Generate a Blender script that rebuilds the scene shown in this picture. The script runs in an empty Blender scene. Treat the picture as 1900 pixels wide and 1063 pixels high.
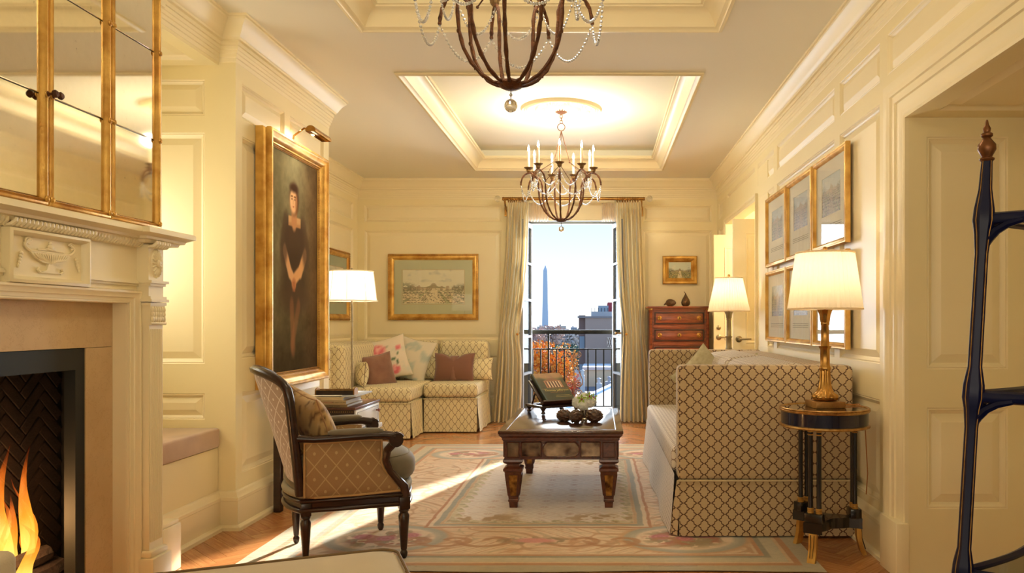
import bpy, bmesh, math, random
import numpy as np
from mathutils import Vector, Matrix
random.seed(7); np.random.seed(7)
PI = math.pi
S = bpy.context.scene; C = S.collection
R = math.radians
# ------------------------------------------------------------------ camera
cam = bpy.data.objects.new('camera', bpy.data.cameras.new('camera')); C.objects.link(cam)
cam.location = (0, 0, 1.2); cam.rotation_euler = (R(90), 0, 0)
cam.data.sensor_width = 36; cam.data.sensor_fit = 'HORIZONTAL'
cam.data.lens = 1420/1900*36
cam.data.shift_x = (950-1112)/1900; cam.data.shift_y = (598-531.5)/1900
cam.data.clip_start = .05; cam.data.clip_end = 9000
S.camera = cam
# ------------------------------------------------------------------ sky
w = bpy.data.worlds.new('sky'); S.world = w; w.use_nodes = True
nt = w.node_tree; nt.nodes.clear()
wo = nt.nodes.new('ShaderNodeOutputWorld'); bg = nt.nodes.new('ShaderNodeBackground')
tc = nt.nodes.new('ShaderNodeTexCoord'); sx = nt.nodes.new('ShaderNodeSeparateXYZ'); cr = nt.nodes.new('ShaderNodeValToRGB')
nt.links.new(tc.outputs['Generated'], sx.inputs[0]); nt.links.new(sx.outputs['Z'], cr.inputs[0])
nt.links.new(cr.outputs[0], bg.inputs[0]); nt.links.new(bg.outputs[0], wo.inputs[0])
e = cr.color_ramp.elements
e[0].position = 0.0; e[0].color = (.90, .97, 1.0, 1)
e[1].position = 1.0; e[1].color = (.22, .42, .80, 1)
for p_, c_ in ((.03, (.93, .98, 1.0, 1)), (.13, (.66, .83, 1.0, 1)), (.4, (.40, .62, .95, 1))):
    x_ = e.new(p_); x_.color = c_
bg.inputs[1].default_value = .98
# ------------------------------------------------------------------ sun
sd = bpy.data.lights.new('sun', 'SUN'); sun = bpy.data.objects.new('sun', sd); C.objects.link(sun)
sd.energy = 14; sd.angle = R(.6); sd.color = (1, .90, .74)
sun.rotation_euler = Vector((-.30, -1, -.395)).to_track_quat('-Z', 'Y').to_euler()
# ------------------------------------------------------------------ alcove and french window daylight, plus an added fill behind the camera
def area(name, loc, d, sxx, syy, pw, col=(1, 1, 1)):
    l = bpy.data.lights.new(name, 'AREA'); o = bpy.data.objects.new(name, l); C.objects.link(o)
    l.shape = 'RECTANGLE'; l.size = sxx; l.size_y = syy; l.energy = pw; l.color = col
    o.location = loc; o.rotation_euler = Vector(d).to_track_quat('-Z', 'Z').to_euler(); return o
area('alcove_window_daylight', (-2.86, 4.07, 1.65), (1, 0, 0), .60, 1.8, 14, (1, .97, .82))
area('rear_fill', (-.35, -2.4, 1.7), (0, 1, .55), 3.0, 2.2, 62, (1, .90, .72))  # fill lamp added behind the camera; the front wall has no window
area('french_window_daylight', (-.34, 10.9, 1.75), (0, -1, -.10), 2.0, 2.3, 170, (.80, .90, 1))
S.view_settings.view_transform = 'Standard'; S.view_settings.look = 'None'
S.view_settings.gamma = 1; S.view_settings.use_curve_mapping = False
S.view_settings.exposure = 0.36

# ------------------------------------------------------------------ helpers: objects
MW = {}
def tag(o, label=None, cat=None, group=None, kind=None):
    if label: o['label'] = label
    if cat: o['category'] = cat
    if group: o['group'] = group
    if kind: o['kind'] = kind
    return o
def T(x=0, y=0, z=0, rz=0, rx=0, ry=0):
    return Matrix.Translation((x, y, z)) @ Matrix.Rotation(rz, 4, 'Z') @ Matrix.Rotation(ry, 4, 'Y') @ Matrix.Rotation(rx, 4, 'X')
def thing(name, label, cat, loc, rz=0, group=None):
    o = bpy.data.objects.new(name, None); C.objects.link(o); o.empty_display_size = .05
    o.location = loc; o.rotation_euler = (0, 0, rz); MW[o] = T(*loc, rz=rz)
    return tag(o, label, cat, group)
def copy_tree(o, parent=None):
    c = o.copy(); C.objects.link(c)
    if parent: c.parent = parent
    for ch in list(o.children): copy_tree(ch, c)
    MW[c] = MW.get(o, Matrix())
    return c
_bx = {}
class MB:
    def __init__(s): s.v = []; s.f = []
    def add(s, vs, fs, M=None):
        b = len(s.v)
        s.v += [tuple(M @ Vector(p)) for p in vs] if M is not None else [tuple(p) for p in vs]
        s.f += [tuple(i+b for i in f) for f in fs]; return s
    def box(s, x0, x1, y0, y1, z0, z1, M=None):
        return s.add([(x0,y0,z0),(x1,y0,z0),(x1,y1,z0),(x0,y1,z0),(x0,y0,z1),(x1,y0,z1),(x1,y1,z1),(x0,y1,z1)],
                     [(0,3,2,1),(4,5,6,7),(0,1,5,4),(1,2,6,5),(2,3,7,6),(3,0,4,7)], M)
    def rbox(s, x0, x1, y0, y1, z0, z1, r=.01, seg=2, M=None):
        bm = bmesh.new(); bmesh.ops.create_cube(bm, size=1)
        for v in bm.verts:
            v.co = Vector(((x0+x1)/2+v.co.x*(x1-x0), (y0+y1)/2+v.co.y*(y1-y0), (z0+z1)/2+v.co.z*(z1-z0)))
        bmesh.ops.bevel(bm, geom=bm.edges[:], offset=r, segments=seg, profile=.5, affect='EDGES', clamp_overlap=True)
        bm.verts.index_update()
        s.add([tuple(v.co) for v in bm.verts], [tuple(v.index for v in f.verts) for f in bm.faces], M); bm.free(); return s
    def lathe(s, prof, n=24, M=None, flute=None):
        vs = []; fs = []
        for r, z in prof:
            for k in range(n):
                a = 2*PI*k/n; rr = r*(flute(a, z) if flute else 1); vs.append((rr*math.cos(a), rr*math.sin(a), z))
        m = len(prof)
        for i in range(m-1):
            for k in range(n):
                fs.append((i*n+k, i*n+(k+1) % n, (i+1)*n+(k+1) % n, (i+1)*n+k))
        if prof[0][0] > 1e-6: fs.append(tuple(range(n-1, -1, -1)))
        if prof[-1][0] > 1e-6: fs.append(tuple((m-1)*n+k for k in range(n)))
        return s.add(vs, fs, M)
    def tube(s, pts, r, n=6, closed=False, M=None, flat=1.0):
        P = [Vector(p) for p in pts]; m = len(P); rs = r if hasattr(r, '__len__') else [r]*m
        vs = []; fs = []; up = None
        for i in range(m):
            a = P[(i-1) % m] if (closed or i) else P[0]; b = P[(i+1) % m] if (closed or i < m-1) else P[-1]
            t = (b-a).normalized() if (b-a).length > 1e-9 else Vector((0, 0, 1))
            if up is None:
                up = Vector((0, 0, 1)) if abs(t.z) < .9 else Vector((1, 0, 0))
            up = (up - t*up.dot(t)); up = up.normalized() if up.length > 1e-6 else t.orthogonal().normalized()
            sd_ = t.cross(up)
            for k in range(n):
                an = 2*PI*k/n; vs.append(P[i] + (up*math.cos(an)*flat + sd_*math.sin(an))*rs[i])
        for i in range(m if closed else m-1):
            j = (i+1) % m
            for k in range(n): fs.append((i*n+k, i*n+(k+1) % n, j*n+(k+1) % n, j*n+k))
        if not closed: fs += [tuple(range(n-1, -1, -1)), tuple((m-1)*n+k for k in range(n))]
        return s.add(vs, fs, M)
    def sph(s, c, r, nu=12, nv=8, M=None, fn=None):
        r = r if hasattr(r, '__len__') else (r, r, r); vs = [(0, 0, -1)]; fs = []
        for i in range(1, nv):
            p = -PI/2+PI*i/nv
            for k in range(nu): a = 2*PI*k/nu; vs.append((math.cos(p)*math.cos(a), math.cos(p)*math.sin(a), math.sin(p)))
        vs.append((0, 0, 1)); L = len(vs)-1
        for k in range(nu):
            fs.append((0, 1+(k+1) % nu, 1+k)); fs.append((L, L-nu+k, L-nu+(k+1) % nu))
            for i in range(nv-2):
                a = 1+i*nu; fs.append((a+k, a+(k+1) % nu, a+nu+(k+1) % nu, a+nu+k))
        if fn: vs = [fn(p) for p in vs]
        return s.add([(c[0]+p[0]*r[0], c[1]+p[1]*r[1], c[2]+p[2]*r[2]) for p in vs], fs, M)
    def torus(s, Rr, r, M=None, n=20, m=6):
        return s.tube([(Rr*math.cos(2*PI*k/n), Rr*math.sin(2*PI*k/n), 0) for k in range(n)], r, m, True, M)
    def prism(s, poly, z0, z1, M=None):
        n = len(poly)
        return s.add([(x, y, z0) for x, y in poly]+[(x, y, z1) for x, y in poly],
                     [tuple(range(n-1, -1, -1)), tuple(range(n, 2*n))]+[(k, (k+1) % n, n+(k+1) % n, n+k) for k in range(n)], M)
    def sweep(s, path, prof, closed=True, M=None, side=1):
        # path in XY (interior on the left), prof = (outward distance, z)
        n = len(path); vs = []; fs = []; P = [Vector(p) for p in path]
        for i in range(n):
            d0 = (P[i]-P[i-1]).normalized() if (closed or i) else None
            d1 = (P[(i+1) % n]-P[i]).normalized() if (closed or i < n-1) else None
            d0 = d0 or d1; d1 = d1 or d0
            n0 = Vector((-d0.y, d0.x)); n1 = Vector((-d1.y, d1.x)); mt = n0+n1; mt = mt/max(mt.dot(n0), .3)
            for p, z in prof: q = P[i]+mt*p*side; vs.append((q.x, q.y, z))
        m = len(prof)
        for i in range(n if closed else n-1):
            j = (i+1) % n
            for k in range(m-1): fs.append((i*m+k, j*m+k, j*m+k+1, i*m+k+1))
        if not closed: fs += [tuple(range(m)), tuple((n-1)*m+k for k in range(m-1, -1, -1))]
        return s.add(vs, fs, M)
    def frame(s, w, h, prof, M=None):
        # rectangular mitred frame about the origin, in XY, prof = (inset from outer edge, height)
        vs = []; fs = []
        for i, z in prof:
            a, b = w/2-i, h/2-i; vs += [(-a,-b,z),(a,-b,z),(a,b,z),(-a,b,z)]
        for k in range(len(prof)-1):
            for j in range(4): fs.append((k*4+j, k*4+(j+1) % 4, k*4+4+(j+1) % 4, k*4+4+j))
        return s.add(vs, fs, M)
    def pillow(s, w, h, t, pinch=.1, n=12, M=None, ex=.42):
        vs = []; fs = []; idx = {}
        for sd_ in (1, -1):
            for i in range(n+1):
                for j in range(n+1):
                    if sd_ < 0 and (i in (0, n) or j in (0, n)): idx[sd_, i, j] = idx[1, i, j]; continue
                    u = -math.cos(PI*i/n); v = -math.cos(PI*j/n)
                    x = w/2*u*(1-pinch*(1-v*v)); y = h/2*v*(1-pinch*(1-u*u))
                    z = sd_*t/2*(max((1-u*u)*(1-v*v), 0))**ex
                    idx[sd_, i, j] = len(vs); vs.append((x, y, z))
        for sd_ in (1, -1):
            for i in range(n):
                for j in range(n):
                    f = (idx[sd_,i,j], idx[sd_,i+1,j], idx[sd_,i+1,j+1], idx[sd_,i,j+1])
                    fs.append(f if sd_ > 0 else f[::-1])
        return s.add(vs, fs, M)
    def obj(s, name, mat, parent=None, local=False, smooth=38, uv=False, fix=True, base=True):
        vs = s.v; loc = (0, 0, 0)
        if parent is not None and not local:
            Mi = MW[parent].inverted(); vs = [tuple(Mi @ Vector(p)) for p in vs]
        if parent is None and base:
            a = np.array(vs); loc = ((a[:,0].min()+a[:,0].max())/2, (a[:,1].min()+a[:,1].max())/2, a[:,2].min())
            vs = (a-np.array(loc)).tolist()
        me = bpy.data.meshes.new(name); me.from_pydata(vs, [], s.f)
        if fix:
            bm = bmesh.new(); bm.from_mesh(me); bmesh.ops.recalc_face_normals(bm, faces=bm.faces); bm.to_mesh(me); bm.free()
        me.materials.append(mat)
        if smooth:
            me.polygons.foreach_set('use_smooth', [True]*len(me.polygons)); me.set_sharp_from_angle(angle=R(smooth))
        if uv: boxuv(me)
        o = bpy.data.objects.new(name, me); C.objects.link(o); o.location = loc
        if parent is not None: o.parent = parent; MW[o] = MW[parent]
        else: MW[o] = Matrix.Translation(loc)
        return o
def boxuv(me):
    me.update(); uvl = me.uv_layers.new(name='UV'); d = [0.0]*(2*len(me.loops)); V = me.vertices
    for p in me.polygons:
        n = p.normal; ax = max(range(3), key=lambda i: abs(n[i]))
        for li in p.loop_indices:
            c = V[me.loops[li].vertex_index].co
            u, v = ((c.y, c.z), (c.x, c.z), (c.x, c.y))[ax]
            d[2*li] = u; d[2*li+1] = v
    uvl.data.foreach_set('uv', d)
def struct(o): o['kind'] = 'structure'; return o
Z = Vector((0, 0, 1))
def frameM(origin, right, up):
    r_ = Vector(right).normalized(); u_ = Vector(up).normalized(); n_ = r_.cross(u_)
    return Matrix(((r_.x, u_.x, n_.x, origin[0]), (r_.y, u_.y, n_.y, origin[1]), (r_.z, u_.z, n_.z, origin[2]), (0, 0, 0, 1)))

# ------------------------------------------------------------------ helpers: materials
def lin(c):
    a = np.asarray(c, float)/255
    return np.where(a <= .04045, a/12.92, ((a+.055)/1.055)**2.4)
def L4(c): l = lin(c); return (float(l[0]), float(l[1]), float(l[2]), 1)
class NT:
    def __init__(s, name):
        s.m = bpy.data.materials.new(name); s.m.use_nodes = True; s.t = s.m.node_tree
        s.b = s.t.nodes['Principled BSDF']; s.out = s.t.nodes['Material Output']
    def n(s, k, **kw):
        x = s.t.nodes.new(k)
        for a, b in kw.items(): setattr(x, a, b)
        return x
    def l(s, a, b): s.t.links.new(a, b)
    def m_(s, op, a, b=None, c=None):
        x = s.n('ShaderNodeMath', operation=op)
        for i, q in enumerate((a, b, c)):
            if q is None: continue
            if isinstance(q, (int, float)): x.inputs[i].default_value = q
            else: s.l(q, x.inputs[i])
        return x.outputs[0]
    def mix(s, f, a, b):
        x = s.n('ShaderNodeMix', data_type='RGBA')
        for i, q in ((0, f), (6, a), (7, b)):
            if isinstance(q, (int, float)): x.inputs[i].default_value = q
            elif isinstance(q, tuple): x.inputs[i].default_value = q
            else: s.l(q, x.inputs[i])
        return x.outputs[2]
    def noise(s, scale, detail=3, vec=None, rough=.5):
        x = s.n('ShaderNodeTexNoise'); x.inputs['Scale'].default_value = scale; x.inputs['Detail'].default_value = detail
        x.inputs['Roughness'].default_value = rough
        if vec is None: vec = s.n('ShaderNodeTexCoord').outputs['Object']
        s.l(vec, x.inputs['Vector']); return x.outputs['Fac']
    def map(s, vec, sc): x = s.n('ShaderNodeMapping'); s.l(vec, x.inputs[0]); x.inputs['Scale'].default_value = sc; return x.outputs[0]
    def ramp(s, f, stops):
        x = s.n('ShaderNodeValToRGB'); s.l(f, x.inputs[0]); el = x.color_ramp.elements
        while len(el) < len(stops): el.new(.5)
        for q, (p, c) in zip(el, stops): q.position = p; q.color = c
        return x.outputs[0]
    def bump(s, h, st, dist=.01):
        x = s.n('ShaderNodeBump'); x.inputs['Strength'].default_value = st; x.inputs['Distance'].default_value = dist
        s.l(h, x.inputs['Height']); s.l(x.outputs[0], s.b.inputs['Normal'])
    def set(s, **kw):
        for a, v in kw.items():
            i = s.b.inputs[a.replace('_', ' ')]
            if isinstance(v, (int, float, tuple)): i.default_value = v
            else: s.l(v, i)
        return s
def pm(name, col, rough=.5, metal=0, var=None, vs=6, bump=0, bs=60, **kw):
    t = NT(name); t.set(Roughness=rough, Metallic=metal, Base_Color=L4(col), **kw)
    if var:
        t.set(Base_Color=t.ramp(t.noise(vs, 4), [(.3, L4(col)), (.7, L4(var))]))
    if bump: t.bump(t.noise(bs, 3), bump)
    return t.m
M = {}
M['paint'] = pm('cream_paint', (245, 231, 187), .5, var=(242, 227, 181), vs=1.5, bump=.04, bs=25)
M['trim'] = pm('cream_gloss_trim', (246, 232, 193), .42)
M['ceiling'] = pm('ceiling_paint', (246, 241, 224), .8)
M['marble'] = None
t = NT('beige_marble'); n1 = t.noise(3, 8, rough=.6); n2 = t.noise(14, 6, rough=.7)
v_ = t.m_('ABSOLUTE', t.m_('SUBTRACT', n2, .5))
c0 = t.ramp(n1, [(.3, L4((196, 164, 120))), (.7, L4((214, 186, 144)))])
t.set(Base_Color=t.mix(t.m_('MULTIPLY', t.m_('LESS_THAN', v_, .008), .35), c0, L4((170, 130, 95))), Roughness=.35); M['marble'] = t.m
def woodm(name, a, b, rough=.3, sc=(3, 30, 30), coat=.2):
    t = NT(name); vec = t.map(t.n('ShaderNodeTexCoord').outputs['Object'], sc)
    t.set(Base_Color=t.ramp(t.noise(1.6, 6, vec, .65), [(.3, L4(a)), (.7, L4(b))]), Roughness=rough, Coat_Weight=coat, Coat_Roughness=.15)
    return t.m
M['mahogany'] = woodm('mahogany', (84, 36, 20), (168, 88, 50), .28, (3, 25, 25))
M['darkwood'] = woodm('dark_walnut', (26, 13, 9), (56, 28, 19), .28)
M['tablewood'] = woodm('antique_table_wood', (58, 28, 18), (112, 58, 36), .3, (20, 3, 20))
M['tabletop'] = woodm('polished_table_top', (52, 28, 22), (92, 52, 36), .16, (20, 2, 20), .6)
M['gold'] = pm('gold_leaf', (232, 190, 104), .36, .62, var=(178, 126, 54), vs=9, bump=.15, bs=90)
M['golddark'] = pm('worn_gold', (190, 146, 84), .42, .55, var=(140, 96, 48), vs=8, bump=.2, bs=70)
M['goldline'] = pm('gilt_line', (205, 165, 100), .35, .8, var=(150, 110, 60), vs=40)
M['brass'] = pm('antique_brass', (196, 152, 84), .25, .95, var=(150, 108, 52), vs=14)
M['nickel'] = pm('aged_nickel', (176, 164, 136), .28, .9, var=(140, 128, 100), vs=12)
M['iron'] = pm('rusted_iron', (112, 68, 36), .55, .55, var=(66, 38, 24), vs=30, bump=.6, bs=120)
M['ironpale'] = pm('pale_gilt_iron', (150, 118, 72), .5, .5, var=(96, 66, 38), vs=40, bump=.5, bs=120)
M['blackiron'] = pm('black_iron', (24, 26, 24), .5, .3)
M['lacquer'] = pm('navy_black_lacquer', (9, 13, 40), .34, 0, var=(14, 20, 62), vs=4, Specular_IOR_Level=.22)
M['black'] = pm('ebonised_black', (14, 12, 12), .25, 0, Coat_Weight=.4)
M['bluetop'] = pm('navy_table_band', (16, 16, 44), .2, 0, Coat_Weight=.5)
M['firebox'] = pm('firebox_black', (18, 17, 18), .6)
M['firemetal'] = pm('firebox_metal_frame', (34, 38, 38), .6, .2)
M['candle'] = pm('candle_sleeve', (240, 228, 200), .5, Subsurface_Weight=.2)
M['velvet_brown'] = pm('brown_velvet', (142, 100, 80), .75, var=(122, 80, 62), vs=10, Sheen_Weight=.6)
M['velvet_grey'] = pm('grey_taupe_velvet', (116, 106, 86), .7, var=(98, 90, 74), vs=12, Sheen_Weight=.5)
M['ottoman'] = pm('taupe_suede', (204, 186, 150), .8, var=(198, 180, 143), vs=5, bump=.1, bs=300, Sheen_Weight=.3)
M['seatpad'] = pm('window_seat_velvet', (196, 160, 124), .65, var=(178, 140, 106), vs=6, Sheen_Weight=.6)
M['lampshade'] = None
t = NT('pleated_shade_fabric'); tr = t.n('ShaderNodeBsdfTranslucent'); df = t.n('ShaderNodeBsdfDiffuse'); mx = t.n('ShaderNodeMixShader')
tr.inputs[0].default_value = L4((255, 240, 212)); df.inputs[0].default_value = L4((245, 232, 208)); mx.inputs[0].default_value = .42
t.l(df.outputs[0], mx.inputs[1]); t.l(tr.outputs[0], mx.inputs[2]); t.l(mx.outputs[0], t.out.inputs[0]); M['lampshade'] = t.m
def emis(name, col, st):
    t = NT(name); t.set(Base_Color=(0, 0, 0, 1), Emission_Color=L4(col), Emission_Strength=st); return t.m
M['bulb'] = emis('candle_bulb_glow', (255, 232, 190), 40)
M['flame'] = None
t = NT('fire_flame'); gz = t.n('ShaderNodeUVMap').outputs[0]; sp = t.n('ShaderNodeSeparateXYZ'); t.l(gz, sp.inputs[0])
t.set(Base_Color=(0, 0, 0, 1), Emission_Strength=1.7, Emission_Color=t.ramp(sp.outputs[1], [(0, L4((255, 236, 170))), (.25, L4((255, 206, 96))), (.5, L4((255, 150, 40))), (1, L4((214, 70, 14)))]))
tb = t.n('ShaderNodeBsdfTransparent'); ms = t.n('ShaderNodeMixShader')
t.l(t.m_('MINIMUM', t.m_('ADD', t.m_('MULTIPLY', t.m_('POWER', sp.outputs[1], 1.2), .7), t.m_('MULTIPLY', t.noise(1.0, 3, t.map(t.n('ShaderNodeTexCoord').outputs['Object'], (30, 30, 6))), .55)), .97), ms.inputs[0]); t.l(t.b.outputs[0], ms.inputs[1]); t.l(tb.outputs[0], ms.inputs[2]); t.l(ms.outputs[0], t.out.inputs[0])
M['flame'] = t.m
M['glass'] = None
t = NT('window_glass'); g = t.n('ShaderNodeBsdfGlossy'); g.inputs['Roughness'].default_value = .02; tp = t.n('ShaderNodeBsdfTransparent'); ms = t.n('ShaderNodeMixShader')
ms.inputs[0].default_value = .08; t.l(tp.outputs[0], ms.inputs[1]); t.l(g.outputs[0], ms.inputs[2]); t.l(ms.outputs[0], t.out.inputs[0]); M['glass'] = t.m
t = NT('leaf_glass'); g = t.n('ShaderNodeBsdfGlossy'); g.inputs['Roughness'].default_value = .02; tp = t.n('ShaderNodeBsdfTransparent'); tp.inputs[0].default_value = (.72, .77, .84, 1); ms = t.n('ShaderNodeMixShader')
ms.inputs[0].default_value = .06; t.l(tp.outputs[0], ms.inputs[1]); t.l(g.outputs[0], ms.inputs[2]); t.l(ms.outputs[0], t.out.inputs[0]); M['leafglass'] = t.m
M['crystal'] = pm('cut_crystal', (250, 248, 244), .06, 0, Transmission_Weight=.65, IOR=1.5, Specular_IOR_Level=.9)
M['ball'] = pm('crystal_ball', (240, 236, 226), .03, 0, Transmission_Weight=.85, IOR=1.5)
t = NT('antique_mirror'); sp_ = t.noise(26, 6, rough=.75); 
t.set(Metallic=1.0, Roughness=.045, Base_Color=t.ramp(sp_, [(.24, L4((120, 108, 84))), (.34, L4((236, 232, 214))), (.8, L4((242, 238, 222)))])); M['mirror'] = t.m
M['glint'] = pm('smoked_mirror_inset', (150, 128, 102), .14, .9, var=(66, 48, 36), vs=16)
M['goldinset'] = pm('tarnished_gilt_inset', (196, 144, 76), .28, .8, var=(76, 46, 26), vs=26)
# fabrics with woven trellis
def trellis(name, base, line, wd, ht, lw=.055, A=.07, dots=False, base2=None, sheen=.2, rough=.85):
    t = NT(name); uv = t.n('ShaderNodeUVMap').outputs[0]; sp = t.n('ShaderNodeSeparateXYZ'); t.l(uv, sp.inputs[0])
    u = t.m_('DIVIDE', sp.outputs[0], wd); v = t.m_('DIVIDE', sp.outputs[1], ht)
    a = t.m_('ADD', u, v); b = t.m_('SUBTRACT', u, v)
    def ln(p, q):
        s1 = t.m_('MULTIPLY', t.m_('SINE', t.m_('MULTIPLY', q, 2*PI)), A)
        s2 = t.m_('MULTIPLY', t.m_('SINE', t.m_('MULTIPLY', q, 6*PI)), A*.45)
        p2 = t.m_('ADD', t.m_('ADD', p, s1), s2) if A else p
        return t.m_('ABSOLUTE', t.m_('SUBTRACT', t.m_('FRACT', t.m_('ADD', p2, .5)), .5))
    d = t.m_('MINIMUM', ln(a, b), ln(b, a)); k = t.m_('LESS_THAN', d, lw)
    if dots:
        fa = t.m_('SUBTRACT', t.m_('FRACT', a), .5); fb = t.m_('SUBTRACT', t.m_('FRACT', b), .5)
        rr = t.m_('ADD', t.m_('MULTIPLY', fa, fa), t.m_('MULTIPLY', fb, fb)); k = t.m_('MAXIMUM', k, t.m_('LESS_THAN', rr, .008))
    n = t.noise(900, 1)
    bc = t.ramp(n, [(.35, L4(base)), (.65, L4(base2 or base))])
    t.set(Base_Color=t.mix(k, bc, L4(line)), Roughness=rough, Sheen_Weight=sheen); t.bump(t.noise(700, 2), .15)
    return t.m
M['trellis_low'] = trellis('trellis_fabric_brown', (200, 176, 138), (84, 54, 40), .077, .0625, .058, -.07, base2=(192, 167, 128))
M['trellis_tall'] = trellis('trellis_fabric_cream', (230, 218, 178), (136, 112, 86), .076, .098, .042, -.05, base2=(224, 211, 168))
M['trellis_seat'] = trellis('trellis_fabric_light', (216, 204, 186), (134, 108, 90), .05, .05, .085, -.07)
M['chair_lattice'] = trellis('tan_lattice_fabric', (150, 118, 82), (184, 158, 114), .10, .125, .032, 0, True, (162, 130, 92))
M['chair_lattice_pale'] = trellis('pale_lattice_fabric', (186, 168, 150), (226, 220, 210), .085, .11, .035, 0, True, (172, 152, 134))
t = NT('striped_silk'); uv = t.n('ShaderNodeUVMap').outputs[0]; sp = t.n('ShaderNodeSeparateXYZ'); t.l(uv, sp.inputs[0])
st = t.m_('FRACT', t.m_('MULTIPLY', sp.outputs[0], 9)); 
c0 = t.ramp(st, [(0, L4((232, 214, 166))), (.40, L4((236, 220, 176))), (.44, L4((252, 247, 226))), (.60, L4((252, 247, 226))), (.66, L4((206, 182, 130))), (.72, L4((208, 186, 134))), (.78, L4((232, 214, 166)))])
t.set(Base_Color=c0, Roughness=.42, Sheen_Weight=.3); vec = t.map(uv, (90, 6, 1)); t.bump(t.noise(1, 3, vec), .15)
tl_ = t.n('ShaderNodeBsdfTranslucent'); t.l(c0, tl_.inputs[0]); mxs = t.n('ShaderNodeMixShader'); mxs.inputs[0].default_value = .25; t.l(t.b.outputs[0], mxs.inputs[1]); t.l(tl_.outputs[0], mxs.inputs[2]); t.l(mxs.outputs[0], t.out.inputs[0])
M['silk'] = t.m
t = NT('colour_attribute_print'); a = t.n('ShaderNodeAttribute', attribute_name='Col'); t.l(a.outputs['Color'], t.b.inputs['Base Color']); t.set(Roughness=.45); M['print'] = t.m
t = NT('oil_paint_canvas'); a = t.n('ShaderNodeAttribute', attribute_name='Col'); t.l(a.outputs['Color'], t.b.inputs['Base Color']); t.set(Roughness=.7, Specular_IOR_Level=.0); M['oil'] = t.m
t = NT('woven_rug'); a = t.n('ShaderNodeAttribute', attribute_name='Col'); t.l(a.outputs['Color'], t.b.inputs['Base Color']); t.set(Roughness=.95, Sheen_Weight=.35)
vec = t.map(t.n('ShaderNodeTexCoord').outputs['Object'], (6, 40, 1)); t.bump(t.m_('ADD', t.noise(1, 4, vec), t.m_('MULTIPLY', t.noise(400, 2), .5)), .5, .012); M['rug'] = t.m
t = NT('linen_print'); a = t.n('ShaderNodeAttribute', attribute_name='Col'); t.l(a.outputs['Color'], t.b.inputs['Base Color']); t.set(Roughness=.8, Sheen_Weight=.2); M['linen'] = t.m
# parquet
t = NT('oak_parquet'); oi = t.n('ShaderNodeObjectInfo').outputs['Random']; at = t.n('ShaderNodeAttribute', attribute_name='rnd').outputs['Fac']
rn = t.m_('FRACT', t.m_('ADD', oi, at)); uv = t.n('ShaderNodeUVMap').outputs[0]
cx = t.n('ShaderNodeCombineXYZ'); t.l(t.m_('MULTIPLY', rn, 37), cx.inputs[0]); t.l(t.m_('MULTIPLY', rn, 91), cx.inputs[1])
va = t.n('ShaderNodeVectorMath', operation='ADD'); t.l(uv, va.inputs[0]); t.l(cx.outputs[0], va.inputs[1])
g = t.noise(1, 6, t.map(va.outputs[0], (4, 60, 1)), .7)
ca = t.ramp(g, [(.3, L4((172, 112, 64))), (.7, L4((218, 158, 100)))]); cb = t.ramp(g, [(.3, L4((148, 88, 48))), (.7, L4((196, 132, 80)))])
t.set(Base_Color=t.mix(rn, ca, cb), Roughness=.26, Coat_Weight=.25); M['parquet'] = t.m
M['subfloor'] = pm('dark_subfloor', (60, 34, 20), .6)

# ------------------------------------------------------------------ helpers: painted surfaces
def vn(x, y, sd=0):
    rs = np.random.RandomState(sd); G = rs.rand(64, 64)
    xi = np.floor(x).astype(int); yi = np.floor(y).astype(int); fx = x-xi; fy = y-yi
    fx = fx*fx*(3-2*fx); fy = fy*fy*(3-2*fy)
    a = G[xi % 64, yi % 64]; b = G[(xi+1) % 64, yi % 64]; c = G[xi % 64, (yi+1) % 64]; d = G[(xi+1) % 64, (yi+1) % 64]
    return (a*(1-fx)+b*fx)*(1-fy)+(c*(1-fx)+d*fx)*fy
def fbm(x, y, sd=0, o=4):
    s = 0; a = .5
    for i in range(o): s = s+a*vn(x*2**i, y*2**i, sd+i); a *= .5
    return s/(1-.5**o)
def sst(a, b, x): t_ = np.clip((x-a)/(b-a), 0, 1); return t_*t_*(3-2*t_)
def blend(c, m, col): return c*(1-m[..., None])+np.array(col, float)*m[..., None]
def ell(U, V, cu, cv, ru, rv, soft=.15, rot=0):
    du = U-cu; dv = V-cv; a = du*math.cos(rot)+dv*math.sin(rot); b = -du*math.sin(rot)+dv*math.cos(rot)
    d = np.sqrt((a/ru)**2+(b/rv)**2); return 1-sst(1-soft, 1+soft, d)
def seg(U, V, a, b, w, soft=.3):
    ax, ay = a; bx, by = b; L = (bx-ax)**2+(by-ay)**2+1e-12
    t_ = np.clip(((U-ax)*(bx-ax)+(V-ay)*(by-ay))/L, 0, 1); d = np.hypot(U-ax-t_*(bx-ax), V-ay-t_*(by-ay))
    return 1-sst(w*(1-soft), w*(1+soft), d)
def paint(me, U, V, fn):
    col = np.clip(fn(U, V), 0, 255); n = len(me.vertices)
    at = me.color_attributes.new('Col', 'FLOAT_COLOR', 'POINT'); d = np.ones((n, 4)); d[:, :3] = lin(col).reshape(n, 3)
    at.data.foreach_set('color', d.ravel())
def picture(name, w, h, nx, ny, fn, Mt, mat, parent=None, label=None):
    us = np.linspace(0, 1, nx+1); vs = np.linspace(0, 1, ny+1); U, V = np.meshgrid(us, vs)
    b = MB(); pts = [((u-.5)*w, (v-.5)*h, 0) for v in vs for u in us]
    fs = [(j*(nx+1)+i, j*(nx+1)+i+1, (j+1)*(nx+1)+i+1, (j+1)*(nx+1)+i) for j in range(ny) for i in range(nx)]
    b.add(pts, fs, Mt); o = b.obj(name, mat, parent, smooth=0, fix=False)
    paint(o.data, U.ravel(), V.ravel(), fn)
    if label: o['label'] = label
    return o
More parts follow.
